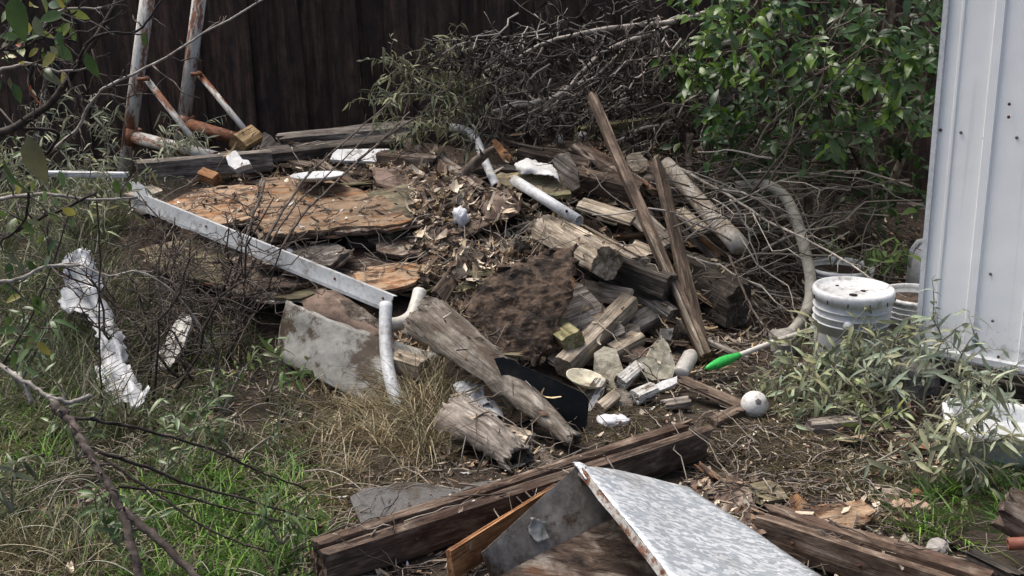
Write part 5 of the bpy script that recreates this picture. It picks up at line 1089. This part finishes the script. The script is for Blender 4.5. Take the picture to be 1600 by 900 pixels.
lance_shrub('grey green shrub in front of the shed corner', (1460, 700, 3.85), [[(1440, 650, 4.0), (1450, 590, 4.0), (1470, 530, 3.98), (1455, 495, 3.98)], [(1450, 650, 4.0), (1485, 590, 3.9), (1510, 540, 3.85), (1525, 520, 3.85)], [(1430, 660, 3.95), (1400, 600, 4.0), (1390, 550, 4.05)], [(1450, 660, 3.9), (1500, 600, 3.8), (1540, 590, 3.75), (1562, 620, 3.7)], [(1470, 680, 3.8), (1520, 640, 3.7), (1550, 625, 3.65)], [(1420, 660, 3.9), (1390, 610, 3.95), (1340, 570, 4.05)]], SAGE, 9, (.075, .016), .2, 4, 150)
lance_shrub('grey green shrub sprawling in front of the lidded bucket', (1300, 650, 4.0), [[(1380, 660, 3.95), (1330, 600, 4.05), (1290, 560, 4.15), (1262, 525, 4.25)], [(1360, 660, 3.95), (1290, 620, 4.05), (1240, 590, 4.15), (1200, 600, 4.2)], [(1370, 650, 3.95), (1350, 590, 4.1), (1330, 545, 4.2)], [(1380, 660, 3.92), (1300, 640, 3.95), (1250, 640, 4.0), (1215, 650, 4.0)], [(1390, 640, 4.0), (1380, 580, 4.1), (1400, 530, 4.2)], [(1340, 650, 3.9), (1270, 610, 4.0), (1230, 560, 4.2)]], (.21, .235, .14), 15, (.075, .017), .2, 5, 150)
lance_shrub('arching grey green branch hanging over the white tub', (1335, 738, 3.55), [[(1335, 740, 3.5), (1400, 705, 3.5), (1455, 672, 3.5), (1510, 640, 3.5), (1545, 605, 3.52)], [(1430, 690, 3.5), (1480, 690, 3.46), (1510, 720, 3.44)], [(1455, 672, 3.5), (1500, 690, 3.44), (1560, 690, 3.42)]], SAGE, 14, (.085, .018), .17, 6, 150)
lance_shrub('dusty green weeds growing in the open bucket at the back', (1312, 410, 5.15), [[(1300, 418, 5.15), (1310, 395, 5.12), (1290, 380, 5.08)], [(1330, 420, 5.15), (1350, 400, 5.1), (1372, 398, 5.05)]], (.1, .12, .05), 8, (.06, .013), .12, 7, 60, name='weed_plant')
lance_shrub('broad green weed behind the lidded bucket', (1385, 430, 5.0), [[(1382, 440, 4.95), (1384, 410, 4.95), (1372, 382, 4.95)], [(1388, 440, 4.95), (1400, 405, 4.95), (1408, 385, 4.95)]], (.07, .11, .035), 6, (.085, .02), .12, 8, 60, name='weed_plant')
lance_shrub('pale willow leaved weeds beside the rusty pipe frame', (130, 300, 5.8), [[(150, 330, 5.6), (120, 270, 5.7), (80, 210, 5.8), (92, 165, 5.85)], [(180, 320, 5.6), (170, 260, 5.7), (168, 205, 5.75)], [(110, 340, 5.5), (70, 290, 5.6), (40, 240, 5.7)], [(200, 330, 5.6), (230, 290, 5.7), (262, 235, 5.8)], [(60, 340, 5.4), (30, 290, 5.5), (10, 250, 5.5)], [(140, 340, 5.5), (130, 300, 5.55), (150, 275, 5.6)], [(250, 250, 6.0), (270, 232, 6.0), (290, 228, 5.95)]], (.22, .23, .15), 14, (.075, .01), .28, 9, 120)
lance_shrub('yellow green weeds below the white rear rail', (60, 420, 4.8), [[(30, 460, 4.4), (40, 400, 4.5), (60, 330, 4.6)], [(90, 420, 4.6), (95, 360, 4.7), (130, 300, 4.8)], [(150, 400, 4.8), (160, 340, 4.9), (190, 300, 5.0)], [(60, 400, 4.6), (30, 330, 4.7), (20, 280, 4.8)]], (.17, .18, .09), 14, (.07, .01), .25, 10, 120)
for lab, base, st_, c, sd in (
    ('fresh green weed at the left end of the bent grey sheet', (432, 600, 4.25), [[(420, 615, 4.15), (432, 585, 4.15), (440, 562, 4.15)], [(425, 610, 4.15), (455, 595, 4.12), (465, 590, 4.1)]], (.11, .17, .045), 1),
    ('green lance leaved weed left of the fresh green weed', (360, 600, 4.2), [[(350, 640, 4.0), (372, 590, 4.05), (395, 560, 4.1)], [(345, 640, 4.0), (330, 600, 4.05), (335, 575, 4.1)]], (.13, .17, .06), 2),
    ('green weed with broad leaves right of the fallen branch', (260, 720, 3.6), [[(250, 740, 3.45), (250, 700, 3.5), (236, 672, 3.52)], [(255, 740, 3.45), (290, 690, 3.5), (320, 655, 3.52)], [(252, 742, 3.45), (280, 722, 3.42), (285, 715, 3.42)]], (.1, .14, .05), 3),
    ('grey leaved weed at the left edge in the grass', (15, 770, 2.95), [[(20, 800, 2.85), (18, 760, 2.85), (22, 735, 2.85)], [(20, 800, 2.85), (0, 770, 2.85), (-10, 760, 2.85)]], (.15, .18, .11), 4),
    ('green weed near the torn white scrap', (400, 700, 3.7), [[(372, 720, 3.65), (410, 690, 3.7), (430, 680, 3.7)], [(372, 720, 3.65), (350, 690, 3.7), (320, 680, 3.7)]], (.12, .16, .06), 5),
    ('tall green weed in front of the white plastic sheet foot', (130, 690, 3.6), [[(120, 720, 3.5), (110, 650, 3.5), (95, 600, 3.52)], [(122, 720, 3.5), (150, 660, 3.5), (165, 625, 3.5)]], (.09, .13, .045), 7),
    ('broad green weed under the orange leaves at the left edge', (30, 560, 3.4), [[(30, 600, 3.3), (25, 540, 3.3), (40, 490, 3.3)], [(32, 600, 3.3), (60, 540, 3.3), (80, 500, 3.3)], [(28, 600, 3.3), (0, 560, 3.3)]], (.075, .12, .035), 8),
    ('green weed between the thorny shrub and the bent sheet', (300, 660, 3.8), [[(300, 690, 3.75), (310, 650, 3.75), (330, 625, 3.78)], [(300, 690, 3.75), (275, 660, 3.75), (262, 640, 3.75)]], (.1, .14, .05), 9),
    ('low green weed beside the straw in the lower left', (180, 830, 2.9), [[(180, 850, 2.8), (165, 820, 2.8), (150, 800, 2.8)], [(182, 850, 2.8), (210, 825, 2.8)]], (.09, .15, .04), 10),
    ('green weed left of the double timber end', (440, 820, 3.0), [[(440, 850, 2.95), (420, 820, 2.95), (410, 800, 2.95)], [(442, 850, 2.95), (460, 820, 2.95), (470, 805, 2.95)]], (.1, .16, .045), 11),
    ('low weed between the shrubs and the litter', (1330, 640, 3.9), [[(1340, 690, 3.75), (1345, 655, 3.78), (1335, 630, 3.8)], [(1345, 690, 3.75), (1370, 660, 3.75)]], (.15, .18, .06), 6)):
    lance_shrub(lab, base, st_, c, 5, (.06, .016), .12, 20 + sd, 60, -.1, mat='leaf', name='weed_plant', gap=.02, drop=.0)

# --- fruit tree reaching in from the left
def fruit_tree():
    rg = random.Random(31); root = empty('fruit_tree', Vector((-1.9, 2.6, 0)), 'fruit tree branches with sparse green leaves reaching in from the left', 'tree'); b = Buf(); pb = Buf(); tw = Buf(); tips = []
    trunk = px_poly([(-560, 900, 2.75), (-480, 600, 2.7), (-300, 330, 2.65), (-40, 222, 2.6)], 4); add_tube(b, trunk, list(np.linspace(.05, .012, len(trunk))), 9)
    mains = [([(-40, 222, 2.6), (25, 197, 2.6), (80, 160, 2.6), (112, 115, 2.6), (150, 62, 2.6), (192, -15, 2.6)], .0095, .006), ([(70, 243, 2.72), (118, 205, 2.72), (142, 160, 2.72), (170, 133, 2.72), (228, 107, 2.74), (300, 64, 2.78), (420, -8, 2.85)], .0045, .002),
             ([(30, 200, 2.6), (90, 208, 2.65), (70, 243, 2.72)], .004, .004), ([(-30, 120, 2.5), (40, 100, 2.5), (90, 112, 2.52), (140, 106, 2.55)], .004, .002), ([(100, 130, 2.6), (150, 58, 2.55), (215, 48, 2.6), (252, 0, 2.6)], .004, .002), ([(60, 50, 2.5), (100, 15, 2.5), (170, 12, 2.55)], .003, .002), ([(45, 45, 2.5), (90, 32, 2.5), (120, 18, 2.5)], .003, .002),
             ([(-30, 75, 2.4), (20, 78, 2.45), (70, 60, 2.5), (118, 65, 2.55)], .003, .002), ([(-30, 375, 2.9), (20, 362, 2.9), (70, 338, 2.9), (108, 322, 2.9), (150, 300, 2.95)], .006, .003), ([(-30, 318, 3.0), (30, 306, 3.0), (85, 304, 3.0), (140, 312, 3.05), (215, 308, 3.1)], .006, .003), ([(-30, 445, 2.8), (25, 437, 2.85), (70, 418, 2.9), (125, 414, 2.95)], .006, .003), ([(45, 290, 2.6), (40, 340, 2.62), (10, 372, 2.65), (-20, 380, 2.7)], .003, .003),
             ([(-30, -10, 2.3), (20, 20, 2.3), (40, 70, 2.35)], .004, .002), ([(-30, 600, 3.0), (10, 560, 3.0), (60, 470, 3.05), (110, 330, 3.1)], .004, .002)]
    for m, r0, r1 in mains:
        bb = pb if m[0] in ((70, 243, 2.72), (-30, 318, 3.0), (-30, 445, 2.8), (-30, 120, 2.5), (60, 50, 2.5)) else b; P = px_poly(m, 6); n = len(P); sd = nseed(); P = [p + Vector((nz((i * .7, 0, 0), 1, sd), nz((i * .7, 3, 0), 1, sd), nz((i * .7, 6, 0), 1, sd))) * .004 for i, p in enumerate(P)]
        add_tube(bb, P, [(r0 + (r1 - r0) * i / n) * (1 + .12 * nz((i * 1.3, 1, 0), 1, sd)) for i in range(n)], 7)
        for i in range(2, n):
            if rg.random() < .55:
                d = ((P[i] - P[i - 1]).normalized() * .5 + Vector((rg.gauss(0, .8), rg.gauss(0, .4), rg.gauss(.1, .8)))).normalized(); l = rg.choice((.015, .025, .04, .08, .13)); Q = wiggly(P[i], P[i] + d * l, 5, .25, rg.randint(1, 9999)); spray(tw, Q, [.0024, .0022, .002, .0018, .0014, .001], 1 if l > .07 else 0, rg, .8, .4, 1, .1, None, 4, None, .001)
    obj('trunk', b.mesh('trunk', M_['darkbark']), Matrix(), root); obj('pale_branches', pb.mesh('pale_branches', M_['palebark']), Matrix(), root); obj('twigs', tw.mesh('twigs', M_['bark']), Matrix(), root)['kind'] = 'stuff'
    cols = [(.07, .12, .03), (.09, .15, .035), (.05, .09, .03), (.16, .2, .05), (.28, .26, .06), (.11, .11, .06), (.45, .12, .04), (.2, .1, .05), (.13, .15, .09)]
    protos = leaf_protos(.055, .026, cols, .25, (.1, .3, .5)); X = []
    def put(px, py, Y, s, ci=None, d=None):
        d = d or Vector((rg.gauss(0, .5), rg.gauss(-.1, .4), rg.gauss(-.5, .5)))
        X.append((leafM(at(px, py, Y), d, Vector((rg.gauss(0, .5), -1, .5)), s, rg, .6), (ci if ci is not None else rg.choice((0, 0, 1, 1, 2, 2, 3, 5, 8, 4))) * 3 + rg.randrange(3)))
    for px, py, Y, s, ci, dx, dz in ((24, -10, 2.1, 1.35, 2, -.05, -1), (45, 212, 2.1, 1.5, 5, .1, -1), (5, 245, 2.1, 1.4, 2, .2, -1), (225, 50, 2.5, .55, 0, .0, -1), (180, 280, 2.6, .75, 1, .1, -1), (135, 82, 2.5, .9, 2, .25, -1), (96, 72, 2.5, .7, 1, -.2, -1), (48, 132, 2.5, .75, 6, 0, -1), (40, 72, 2.5, .45, 6, -.8, .2), (92, 70, 2.5, .8, 1, .6, -.8), (30, 58, 2.4, .7, 1, -1, .1), (70, 55, 2.4, .9, 2, -.9, -.2), (62, -8, 2.5, .6, 3, .5, -.6), (90, -10, 2.5, .6, 4, .1, -1), (20, 130, 2.5, .9, 2, .4, -1), (15, 120, 2.5, .7, 5, 0, -1), (100, 35, 2.5, .5, 1, -.2, -1), (60, 75, 2.45, .5, 4, -.5, -.4), (200, 283, 2.6, .5, 1, .2, -1), (215, 270, 2.6, .6, 5, -.4, -1), (55, 25, 2.4, .8, 8, .2, -1)):
        put(px, py, Y, s, ci, Vector((dx, -.1, dz)))
    for _ in range(45): put(rg.uniform(-15, 125), rg.uniform(-15, 120), rg.uniform(2.3, 2.8), rg.uniform(.4, .85))
    for _ in range(55): put(rg.uniform(-15, 85), rg.uniform(330, 560), rg.uniform(2.7, 3.2), rg.uniform(.4, .9))
    for _ in range(22): put(rg.uniform(-15, 130), rg.uniform(200, 360), rg.uniform(2.5, 3.1), rg.uniform(.4, .8))
    leaves_object(root, X, protos, M_['leaf'])
fruit_tree()

# ================================================================== grass
def in_poly(poly, rg):
    xs = [p[0] for p in poly]; ys = [p[1] for p in poly]
    while True:
        x, y = rg.uniform(min(xs), max(xs)), rg.uniform(min(ys), max(ys)); c = False; j = len(poly) - 1
        for i in range(len(poly)):
            if (poly[i][1] > y) != (poly[j][1] > y) and x < (poly[j][0] - poly[i][0]) * (y - poly[i][1]) / (poly[j][1] - poly[i][1]) + poly[i][0]: c = not c
            j = i
        if c: return x, y
def blade(b, p, d, l, w, bend, c):
    side = d.cross(Vector((0, 1, 0.3))); side = side.normalized() if side.length > .01 else Vector((1, 0, 0)); hz = Vector((d.x, d.y, 0)); hz = hz.normalized() if hz.length > .01 else Vector((1, 0, 0)); vs = []
    for i in range(5):
        t = i / 4; q = p + d * (l * t) + hz * (bend * l * t * t) - Vector((0, 0, bend * l * t * t * .8)); ww = w * (1 - t ** 1.5) * .5 + .0003; vs += [q - side * ww, q + side * ww]
    b.add(vs, [(2 * i, 2 * i + 1, 2 * i + 3, 2 * i + 2) for i in range(4)], c)
BVH = BVHTree.FromPolygons(RECV_V, RECV_F)
def drop(x, y, q=None, keep=.06):
    d = Vector((0, 0, -1)) if q is None else Vector((0, .62, -.78)); o = Vector((x, y, 2.5)) if q is None else q - d * .6
    h = BVH.ray_cast(o, d)
    if not h[0]: return None, None
    if RECV_H[h[2]] == 2 and random.random() > keep: return None, None
    return h[0], (h[1] if h[1].z > 0 or q is not None else -h[1])
def grass(name, label, regions, cols, seed):
    rg = random.Random(seed); b = Buf()
    for poly, n, L, W, lean, bd in regions:
        tuft = None
        for i in range(n):
            if i % 14 == 0:
              while True:
                x, y = in_poly(poly, rg); gq = S(x, y)
                if nz((gq.x, gq.y, 0), 4.5, seed) + .5 * nz((gq.x, gq.y, 0), 13, seed) > rg.uniform(-.35, .12): break
              tuft = S(x, y); tl = rg.uniform(.35, 1.35); td = Vector((rg.gauss(0, lean), rg.gauss(0, lean), 0)); tc = rg.choice(cols)
            p = tuft + Vector((rg.gauss(0, .022), rg.gauss(0, .022), 0)); p.z = H(p.x, p.y) - .012
            d = (Vector((rg.gauss(0, lean), rg.gauss(0, lean), 1)) + td).normalized(); k = rg.uniform(.7, 1.3); c = rg.choice(cols) if rg.random() < .4 else tc
            blade(b, p, d, L * tl * rg.uniform(.5, 1.2), W * rg.uniform(.7, 1.3), bd * rg.uniform(.3, 1.6), tuple(v * k for v in c))
    tag(obj(name, b.mesh(name, M_['grass'])), label, 'grass', kind='stuff')
GR = [(.07, .155, .025), (.11, .23, .035), (.2, .34, .06), (.045, .085, .022), (.12, .12, .06), (.22, .2, .1)]
OL = [(.1, .12, .05), (.14, .14, .07), (.2, .18, .1), (.07, .09, .035), (.16, .17, .1)]
DR = [(.3, .24, .135), (.4, .34, .2), (.2, .15, .085), (.5, .44, .3), (.13, .095, .055), (.1, .1, .05)]
GYD = [(.09, .14, .04), (.12, .115, .07), (.2, .18, .12), (.07, .065, .04), (.09, .11, .05), (.26, .24, .165), (.1, .13, .05)]
grass('green_grass', 'bright green grass in the lower left and by the tub', [
    ([(-40, 590), (90, 600), (120, 700), (60, 750), (-40, 740)], 2000, .12, .0065, .45, .6), ([(-40, 740), (300, 700), (480, 700), (520, 800), (480, 930), (-40, 930)], 1300, .1, .0055, .6, .7), ([(200, 770), (330, 725), (470, 745), (500, 840), (470, 930), (180, 930)], 5000, .12, .006, .5, .7),
    ([(1390, 835), (1440, 775), (1500, 740), (1640, 735), (1640, 850), (1450, 850)], 2600, .11, .006, .5, .7), ([(930, 645), (990, 655), (1040, 690), (940, 692)], 260, .05, .003, .6, .6), ([(1210, 640), (1330, 640), (1350, 680), (1230, 690)], 300, .06, .0035, .6, .6)], GR, 1)
grass('olive_weeds', 'dull olive weeds between the fallen branch and the heap', [
    ([(80, 600), (260, 620), (480, 640), (480, 760), (300, 740), (120, 760)], 3600, .1, .004, .7, .6), ([(-40, 740), (160, 740), (220, 880), (-40, 900)], 3200, .1, .004, .7, .6), ([(1250, 700), (1400, 740), (1480, 760), (1400, 830), (1300, 780)], 1500, .06, .0034, .8, .6), ([(1060, 640), (1250, 620), (1330, 700), (1150, 740)], 700, .045, .0028, .9, .6), ([(230, 500), (440, 560), (450, 640), (240, 640)], 1200, .1, .004, .7, .5)], OL, 2)
grass('dry_grass', 'straw coloured dry grass tussock below the bent sheet', [
    ([(475, 660), (560, 640), (690, 650), (700, 742), (600, 752), (500, 740)], 2500, .14, .003, .7, .8), ([(420, 690), (530, 690), (560, 745), (510, 800), (440, 780)], 1100, .11, .003, .9, .8), ([(640, 600), (690, 580), (695, 700), (650, 720)], 1300, .2, .003, .25, .5), ([(-40, 835), (130, 850), (170, 930), (-40, 930)], 1500, .12, .003, 1.0, .6), ([(440, 560), (640, 590), (650, 650), (500, 650)], 700, .16, .0025, .6, .5)], DR, 3)
grass('tall_dry_weeds', 'tall dull dry weeds along the left edge', [
    ([(-40, 380), (100, 350), (170, 450), (230, 600), (240, 680), (-40, 690)], 6500, .27, .004, .35, .5), ([(-330, 300), (-40, 300), (-40, 930), (-330, 930)], 3000, .2, .0045, .45, .6), ([(-40, 270), (60, 280), (200, 300), (210, 380), (-40, 400)], 3000, .28, .0035, .35, .5), ([(130, 460), (380, 480), (440, 560), (230, 600)], 1300, .18, .003, .5, .5)], GYD, 4)

# ================================================================== litter
LC = [(.62, .54, .42), (.5, .42, .31), (.055, .037, .026), (.3, .21, .14), (.16, .105, .068), (.38, .3, .215), (.09, .06, .04), (.48, .41, .32), (.2, .155, .115), (.13, .095, .07)]
def litter_piece(b, p, n, rg, s, cols):
    u = n.orthogonal().normalized(); a = rg.uniform(0, 6.28); w = n.cross(u); x = u * math.cos(a) + w * math.sin(a); y = n.cross(x); t = rg.gauss(0, .45)
    x = (x + n * t).normalized(); k = rg.uniform(.2, .6); c = rg.choice(cols); kk = rg.uniform(.6, 1.3); cu = rg.uniform(-.6, 1.5); vs = []
    for i in (-1, 0, 1):
        for j in (-1, 0, 1):
            q = p + x * (i * s * rg.uniform(.7, 1.1)) + y * (j * s * k * (1.1 if i == 0 else .4) * rg.uniform(.7, 1.2)) + n * (s * (.25 + cu * (j * j * .6 + i * i * .4) * .6 + rg.uniform(-.12, .12))); vs.append(q)
    b.add(vs, [(0, 1, 4, 3), (1, 2, 5, 4), (3, 4, 7, 6), (4, 5, 8, 7)], tuple(v * kk for v in c))
def chip(b, p, n, rg, l, w, cols):
    u = n.orthogonal().normalized(); a = rg.uniform(0, 6.28); x = u * math.cos(a) + n.cross(u) * math.sin(a); x = (x + n * rg.gauss(0, .3)).normalized(); y = n.cross(x).normalized(); z = x.cross(y); t = w * rg.uniform(.2, .6); c = rg.choice(cols); kk = rg.uniform(.6, 1.3)
    q = [p + z * (t * .6) + x * (sx * l / 2 * rg.uniform(.8, 1)) + y * (sy * w / 2 * rg.uniform(.5, 1)) + z * (sz * t / 2) for sx in (-1, 1) for sy in (-1, 1) for sz in (-1, 1)]
    b.add(q, [(0, 1, 3, 2), (4, 6, 7, 5), (0, 4, 5, 1), (2, 3, 7, 6), (0, 2, 6, 4), (1, 5, 7, 3)], tuple(v * kk for v in c))
def litter():
    rg = random.Random(17); lv = Buf(); ch = Buf(); tw = Buf(); wf = Buf(); lv.smooth = False; ch.smooth = False
    WC = [(.2, .14, .09), (.3, .23, .16), (.07, .05, .035), (.15, .1, .065), (.09, .065, .045), (.5, .42, .31), (.12, .08, .055)]
    TC = [(.1, .08, .065), (.2, .17, .14), (.3, .26, .21), (.06, .045, .035)]
    zones = [([(610, 262), (740, 250), (900, 330), (900, 400), (780, 440), (700, 470), (655, 400), (640, 330)], 2300, .02, .045, 500, 250, 60), ([(660, 400), (760, 390), (890, 380), (800, 440), (720, 500), (660, 490)], 1300, .018, .04, 400, 120, 25),
             ([(400, 250), (620, 240), (640, 300), (450, 300), (330, 300), (300, 270)], 700, .012, .03, 200, 120, 50), ([(800, 230), (1100, 215), (1130, 320), (1000, 340), (900, 330), (800, 300)], 1300, .016, .04, 500, 250, 80), ([(230, 300), (640, 300), (690, 440), (400, 460), (220, 400)], 200, .01, .026, 110, 100, 40),
             ([(900, 430), (1150, 420), (1200, 560), (1050, 620), (900, 600)], 1200, .01, .022, 500, 250, 30), ([(640, 470), (800, 560), (900, 700), (800, 740), (690, 720), (560, 600)], 700, .01, .025, 350, 120, 40), ([(1020, 600), (1250, 560), (1420, 680), (1400, 790), (1180, 780), (1060, 730), (920, 690)], 1300, .008, .02, 160, 260, 26),
             ([(1050, 730), (1400, 780), (1500, 860), (1600, 920), (1250, 920), (1080, 820)], 900, .008, .024, 220, 220, 26), ([(1040, 330), (1440, 330), (1440, 520), (1200, 540), (1100, 460)], 1800, .012, .028, 100, 350, 10), ([(480, 760), (900, 700), (1000, 740), (760, 920), (480, 920)], 900, .008, .02, 250, 200, 12), ([(-40, 500), (500, 560), (520, 920), (-40, 920)], 2600, .01, .026, 250, 700, 14), ([(-330, 260), (-40, 260), (-40, 920), (-330, 920)], 900, .01, .026, 60, 150, 5), ([(1600, 560), (1850, 560), (1850, 920), (1600, 920)], 700, .01, .024, 60, 100, 5), ([(-40, 260), (220, 260), (330, 560), (-40, 560)], 900, .012, .028, 50, 200, 5), ([(1190, 560), (1600, 600), (1640, 760), (1350, 740)], 800, .009, .02, 100, 150, 12)]
    for poly, nl, s0, s1, nc, nt, nw in zones:
        for _ in range(nl):
            q = S(*in_poly(poly, rg))
            if nz((q.x, q.y, 0), 6, 31) + .6 * nz((q.x, q.y, 0), 17, 32) < rg.uniform(-.55, .15): continue
            p, n = drop(q.x, q.y, q if rg.random() < .45 else None); p and litter_piece(lv, p, n, rg, (s0 * .35 + (s1 * 1.15 - s0 * .35) * rg.random() ** 1.9) * .9, LC)
        for _ in range(nc): q = S(*in_poly(poly, rg)); p, n = drop(q.x, q.y, q if rg.random() < .45 else None); p and chip(ch, p, n, rg, rg.uniform(.012, .035 if rg.random() < .6 else .1) * (1.4 if rg.random() < .1 else 1), rg.uniform(.004, .014), WC)
        for _ in range(nt):
            q = S(*in_poly(poly, rg)); p, n = drop(q.x, q.y, None, .6); a = rg.uniform(0, 6.28); l = rg.uniform(.06, .28); e = Vector((math.cos(a) * l, math.sin(a) * l, 0)); p2, _n = drop(q.x + e.x, q.y + e.y, None, .6)
            if not p or not p2 or (p2 - p).length > l * 1.5: continue
            Q = [v + Vector((0, 0, .006 + .01 * rg.random())) for v in wiggly(p, p2, 5, .18, rg.randint(1, 9999))]; add_tube(tw, Q, [.0026, .0024, .002, .0018, .0015, .001], 4, True, rg.choice(TC))
        for _ in range(nw): q = S(*in_poly(poly, rg)); p, n = drop(q.x, q.y); p and litter_piece(wf, p, n, rg, rg.uniform(.006, .02), [(.62, .6, .55), (.7, .69, .66), (.5, .46, .38)])
    # straw on the right hand soil, pale shreds on the heap, long bleached stems on the left
    st = Buf(); sh = Buf()
    for poly, n in ((zones[0][0], 650), (zones[1][0], 520), (zones[2][0], 160), (zones[3][0], 380), (zones[5][0], 260), (zones[6][0], 220)):
        for _ in range(n):
            q = S(*in_poly(poly, rg)); p, nn = drop(q.x, q.y, q if rg.random() < .5 else None)
            if not p: continue
            u = nn.orthogonal().normalized(); a = rg.uniform(0, 6.28); x = u * math.cos(a) + nn.cross(u) * math.sin(a); y = nn.cross(x); l = rg.uniform(.03, .11); w = rg.uniform(.003, .009); cu = rg.uniform(.2, 1.2); tw_ = rg.uniform(-2, 2); kq = rg.uniform(.7, 1.15); c = tuple(v * kq for v in rg.choice([(.6, .52, .4), (.46, .37, .25), (.3, .21, .13), (.55, .42, .24), (.2, .14, .09)])); vs_ = []
            for i in range(6):
                t = i / 5; ce = p + x * (l * (t - .5)) + nn * (.006 + cu * l * (t - .5) ** 2 * 1.6) + y * (l * .3 * math.sin(t * 3 + a)); si = (y * math.cos(tw_ * t) + nn * math.sin(tw_ * t)) * (w * (.4 + .6 * math.sin(math.pi * t))); vs_ += [ce - si, ce + si]
            sh.add(vs_, [(2 * i, 2 * i + 1, 2 * i + 3, 2 * i + 2) for i in range(5)], c)
    for poly, n in (([(-40, 300), (240, 320), (330, 560), (480, 650), (560, 760), (400, 900), (-40, 920)], 260),):
        for _ in range(n):
            p = S(*in_poly(poly, rg)); a = rg.uniform(0, 6.28); d = Vector((math.cos(a), math.sin(a) * .6, rg.uniform(.1, .9))).normalized(); l = rg.uniform(.12, .4); n5 = 7
            Q = [p + d * (l * t / n5) - Vector((0, 0, l * .5 * (t / n5) ** 2)) for t in range(n5 + 1)]; Q = [Vector((v.x, v.y, max(v.z, H(v.x, v.y) + .004))) for v in Q]; kq = rg.uniform(.7, 1.1); add_tube(st, Q, [.0014] * (n5 + 1), 3, False, tuple(v * kq for v in rg.choice([(.5, .44, .3), (.42, .38, .29), (.55, .52, .42), (.3, .26, .17)])))
    for poly, n in (([(1040, 690), (1250, 640), (1420, 720), (1400, 800), (1180, 780)], 1700), ([(480, 740), (720, 720), (560, 840), (470, 830)], 500), ([(880, 640), (1040, 640), (1060, 690), (900, 700)], 350)):
        for _ in range(n):
            q = S(*in_poly(poly, rg)); p, nn = drop(q.x, q.y)
            if not p: continue
            a = rg.uniform(0, 6.28); d = Vector((math.cos(a), math.sin(a), rg.gauss(.15, .2))).normalized(); kq = rg.uniform(.6, 1.1); blade(st, p + Vector((0, 0, .004)), d, rg.uniform(.03, .11), .0024, rg.uniform(0, .3), tuple(v * kq for v in rg.choice(DR)))
    for nm, lb, bf, ct in (('leaf_litter', 'curled brown dead leaves strewn over the heap and soil', lv, 'leaf litter'), ('wood_chips', 'splinters and chips of rotten wood strewn about', ch, 'wood chips'), ('fallen_twigs', 'small broken twigs lying over heap and soil', tw, 'twigs'), ('white_flecks', 'tiny white paper and foam flecks strewn over the heap', wf, 'scraps'), ('straw', 'loose straw and bleached stems on the soil', st, 'straw'), ('wood_shreds', 'pale curled shreds of wood and bark on the heap', sh, 'wood shreds')):
        tag(obj(nm, bf.mesh(nm, M_['grass' if nm == 'straw' else 'litter'])), lb, ct, kind='stuff')
litter()

# ================================================================== labels: tell look-alikes apart by their order in the picture
def settle_labels():
    by = {}
    for o in scene.objects:
        if o.parent is None and o.get('group'): by.setdefault(o['label'], []).append(o)
    for lb, os_ in by.items():
        if len(os_) < 2: continue
        os_.sort(key=lambda o: o.matrix_basis.translation.x / o.matrix_basis.translation.y); n = len(os_)
        w = ['left one', 'right one'] if n == 2 else ['left one', 'middle one', 'right one'] if n == 3 else ['leftmost'] + ['%s from left' % t for t in ('second', 'third', 'fourth', 'fifth', 'sixth', 'seventh', 'eighth')[:n - 2]] + ['rightmost']
        for o, t in zip(os_, w): o['label'] = lb + ', ' + t
settle_labels()
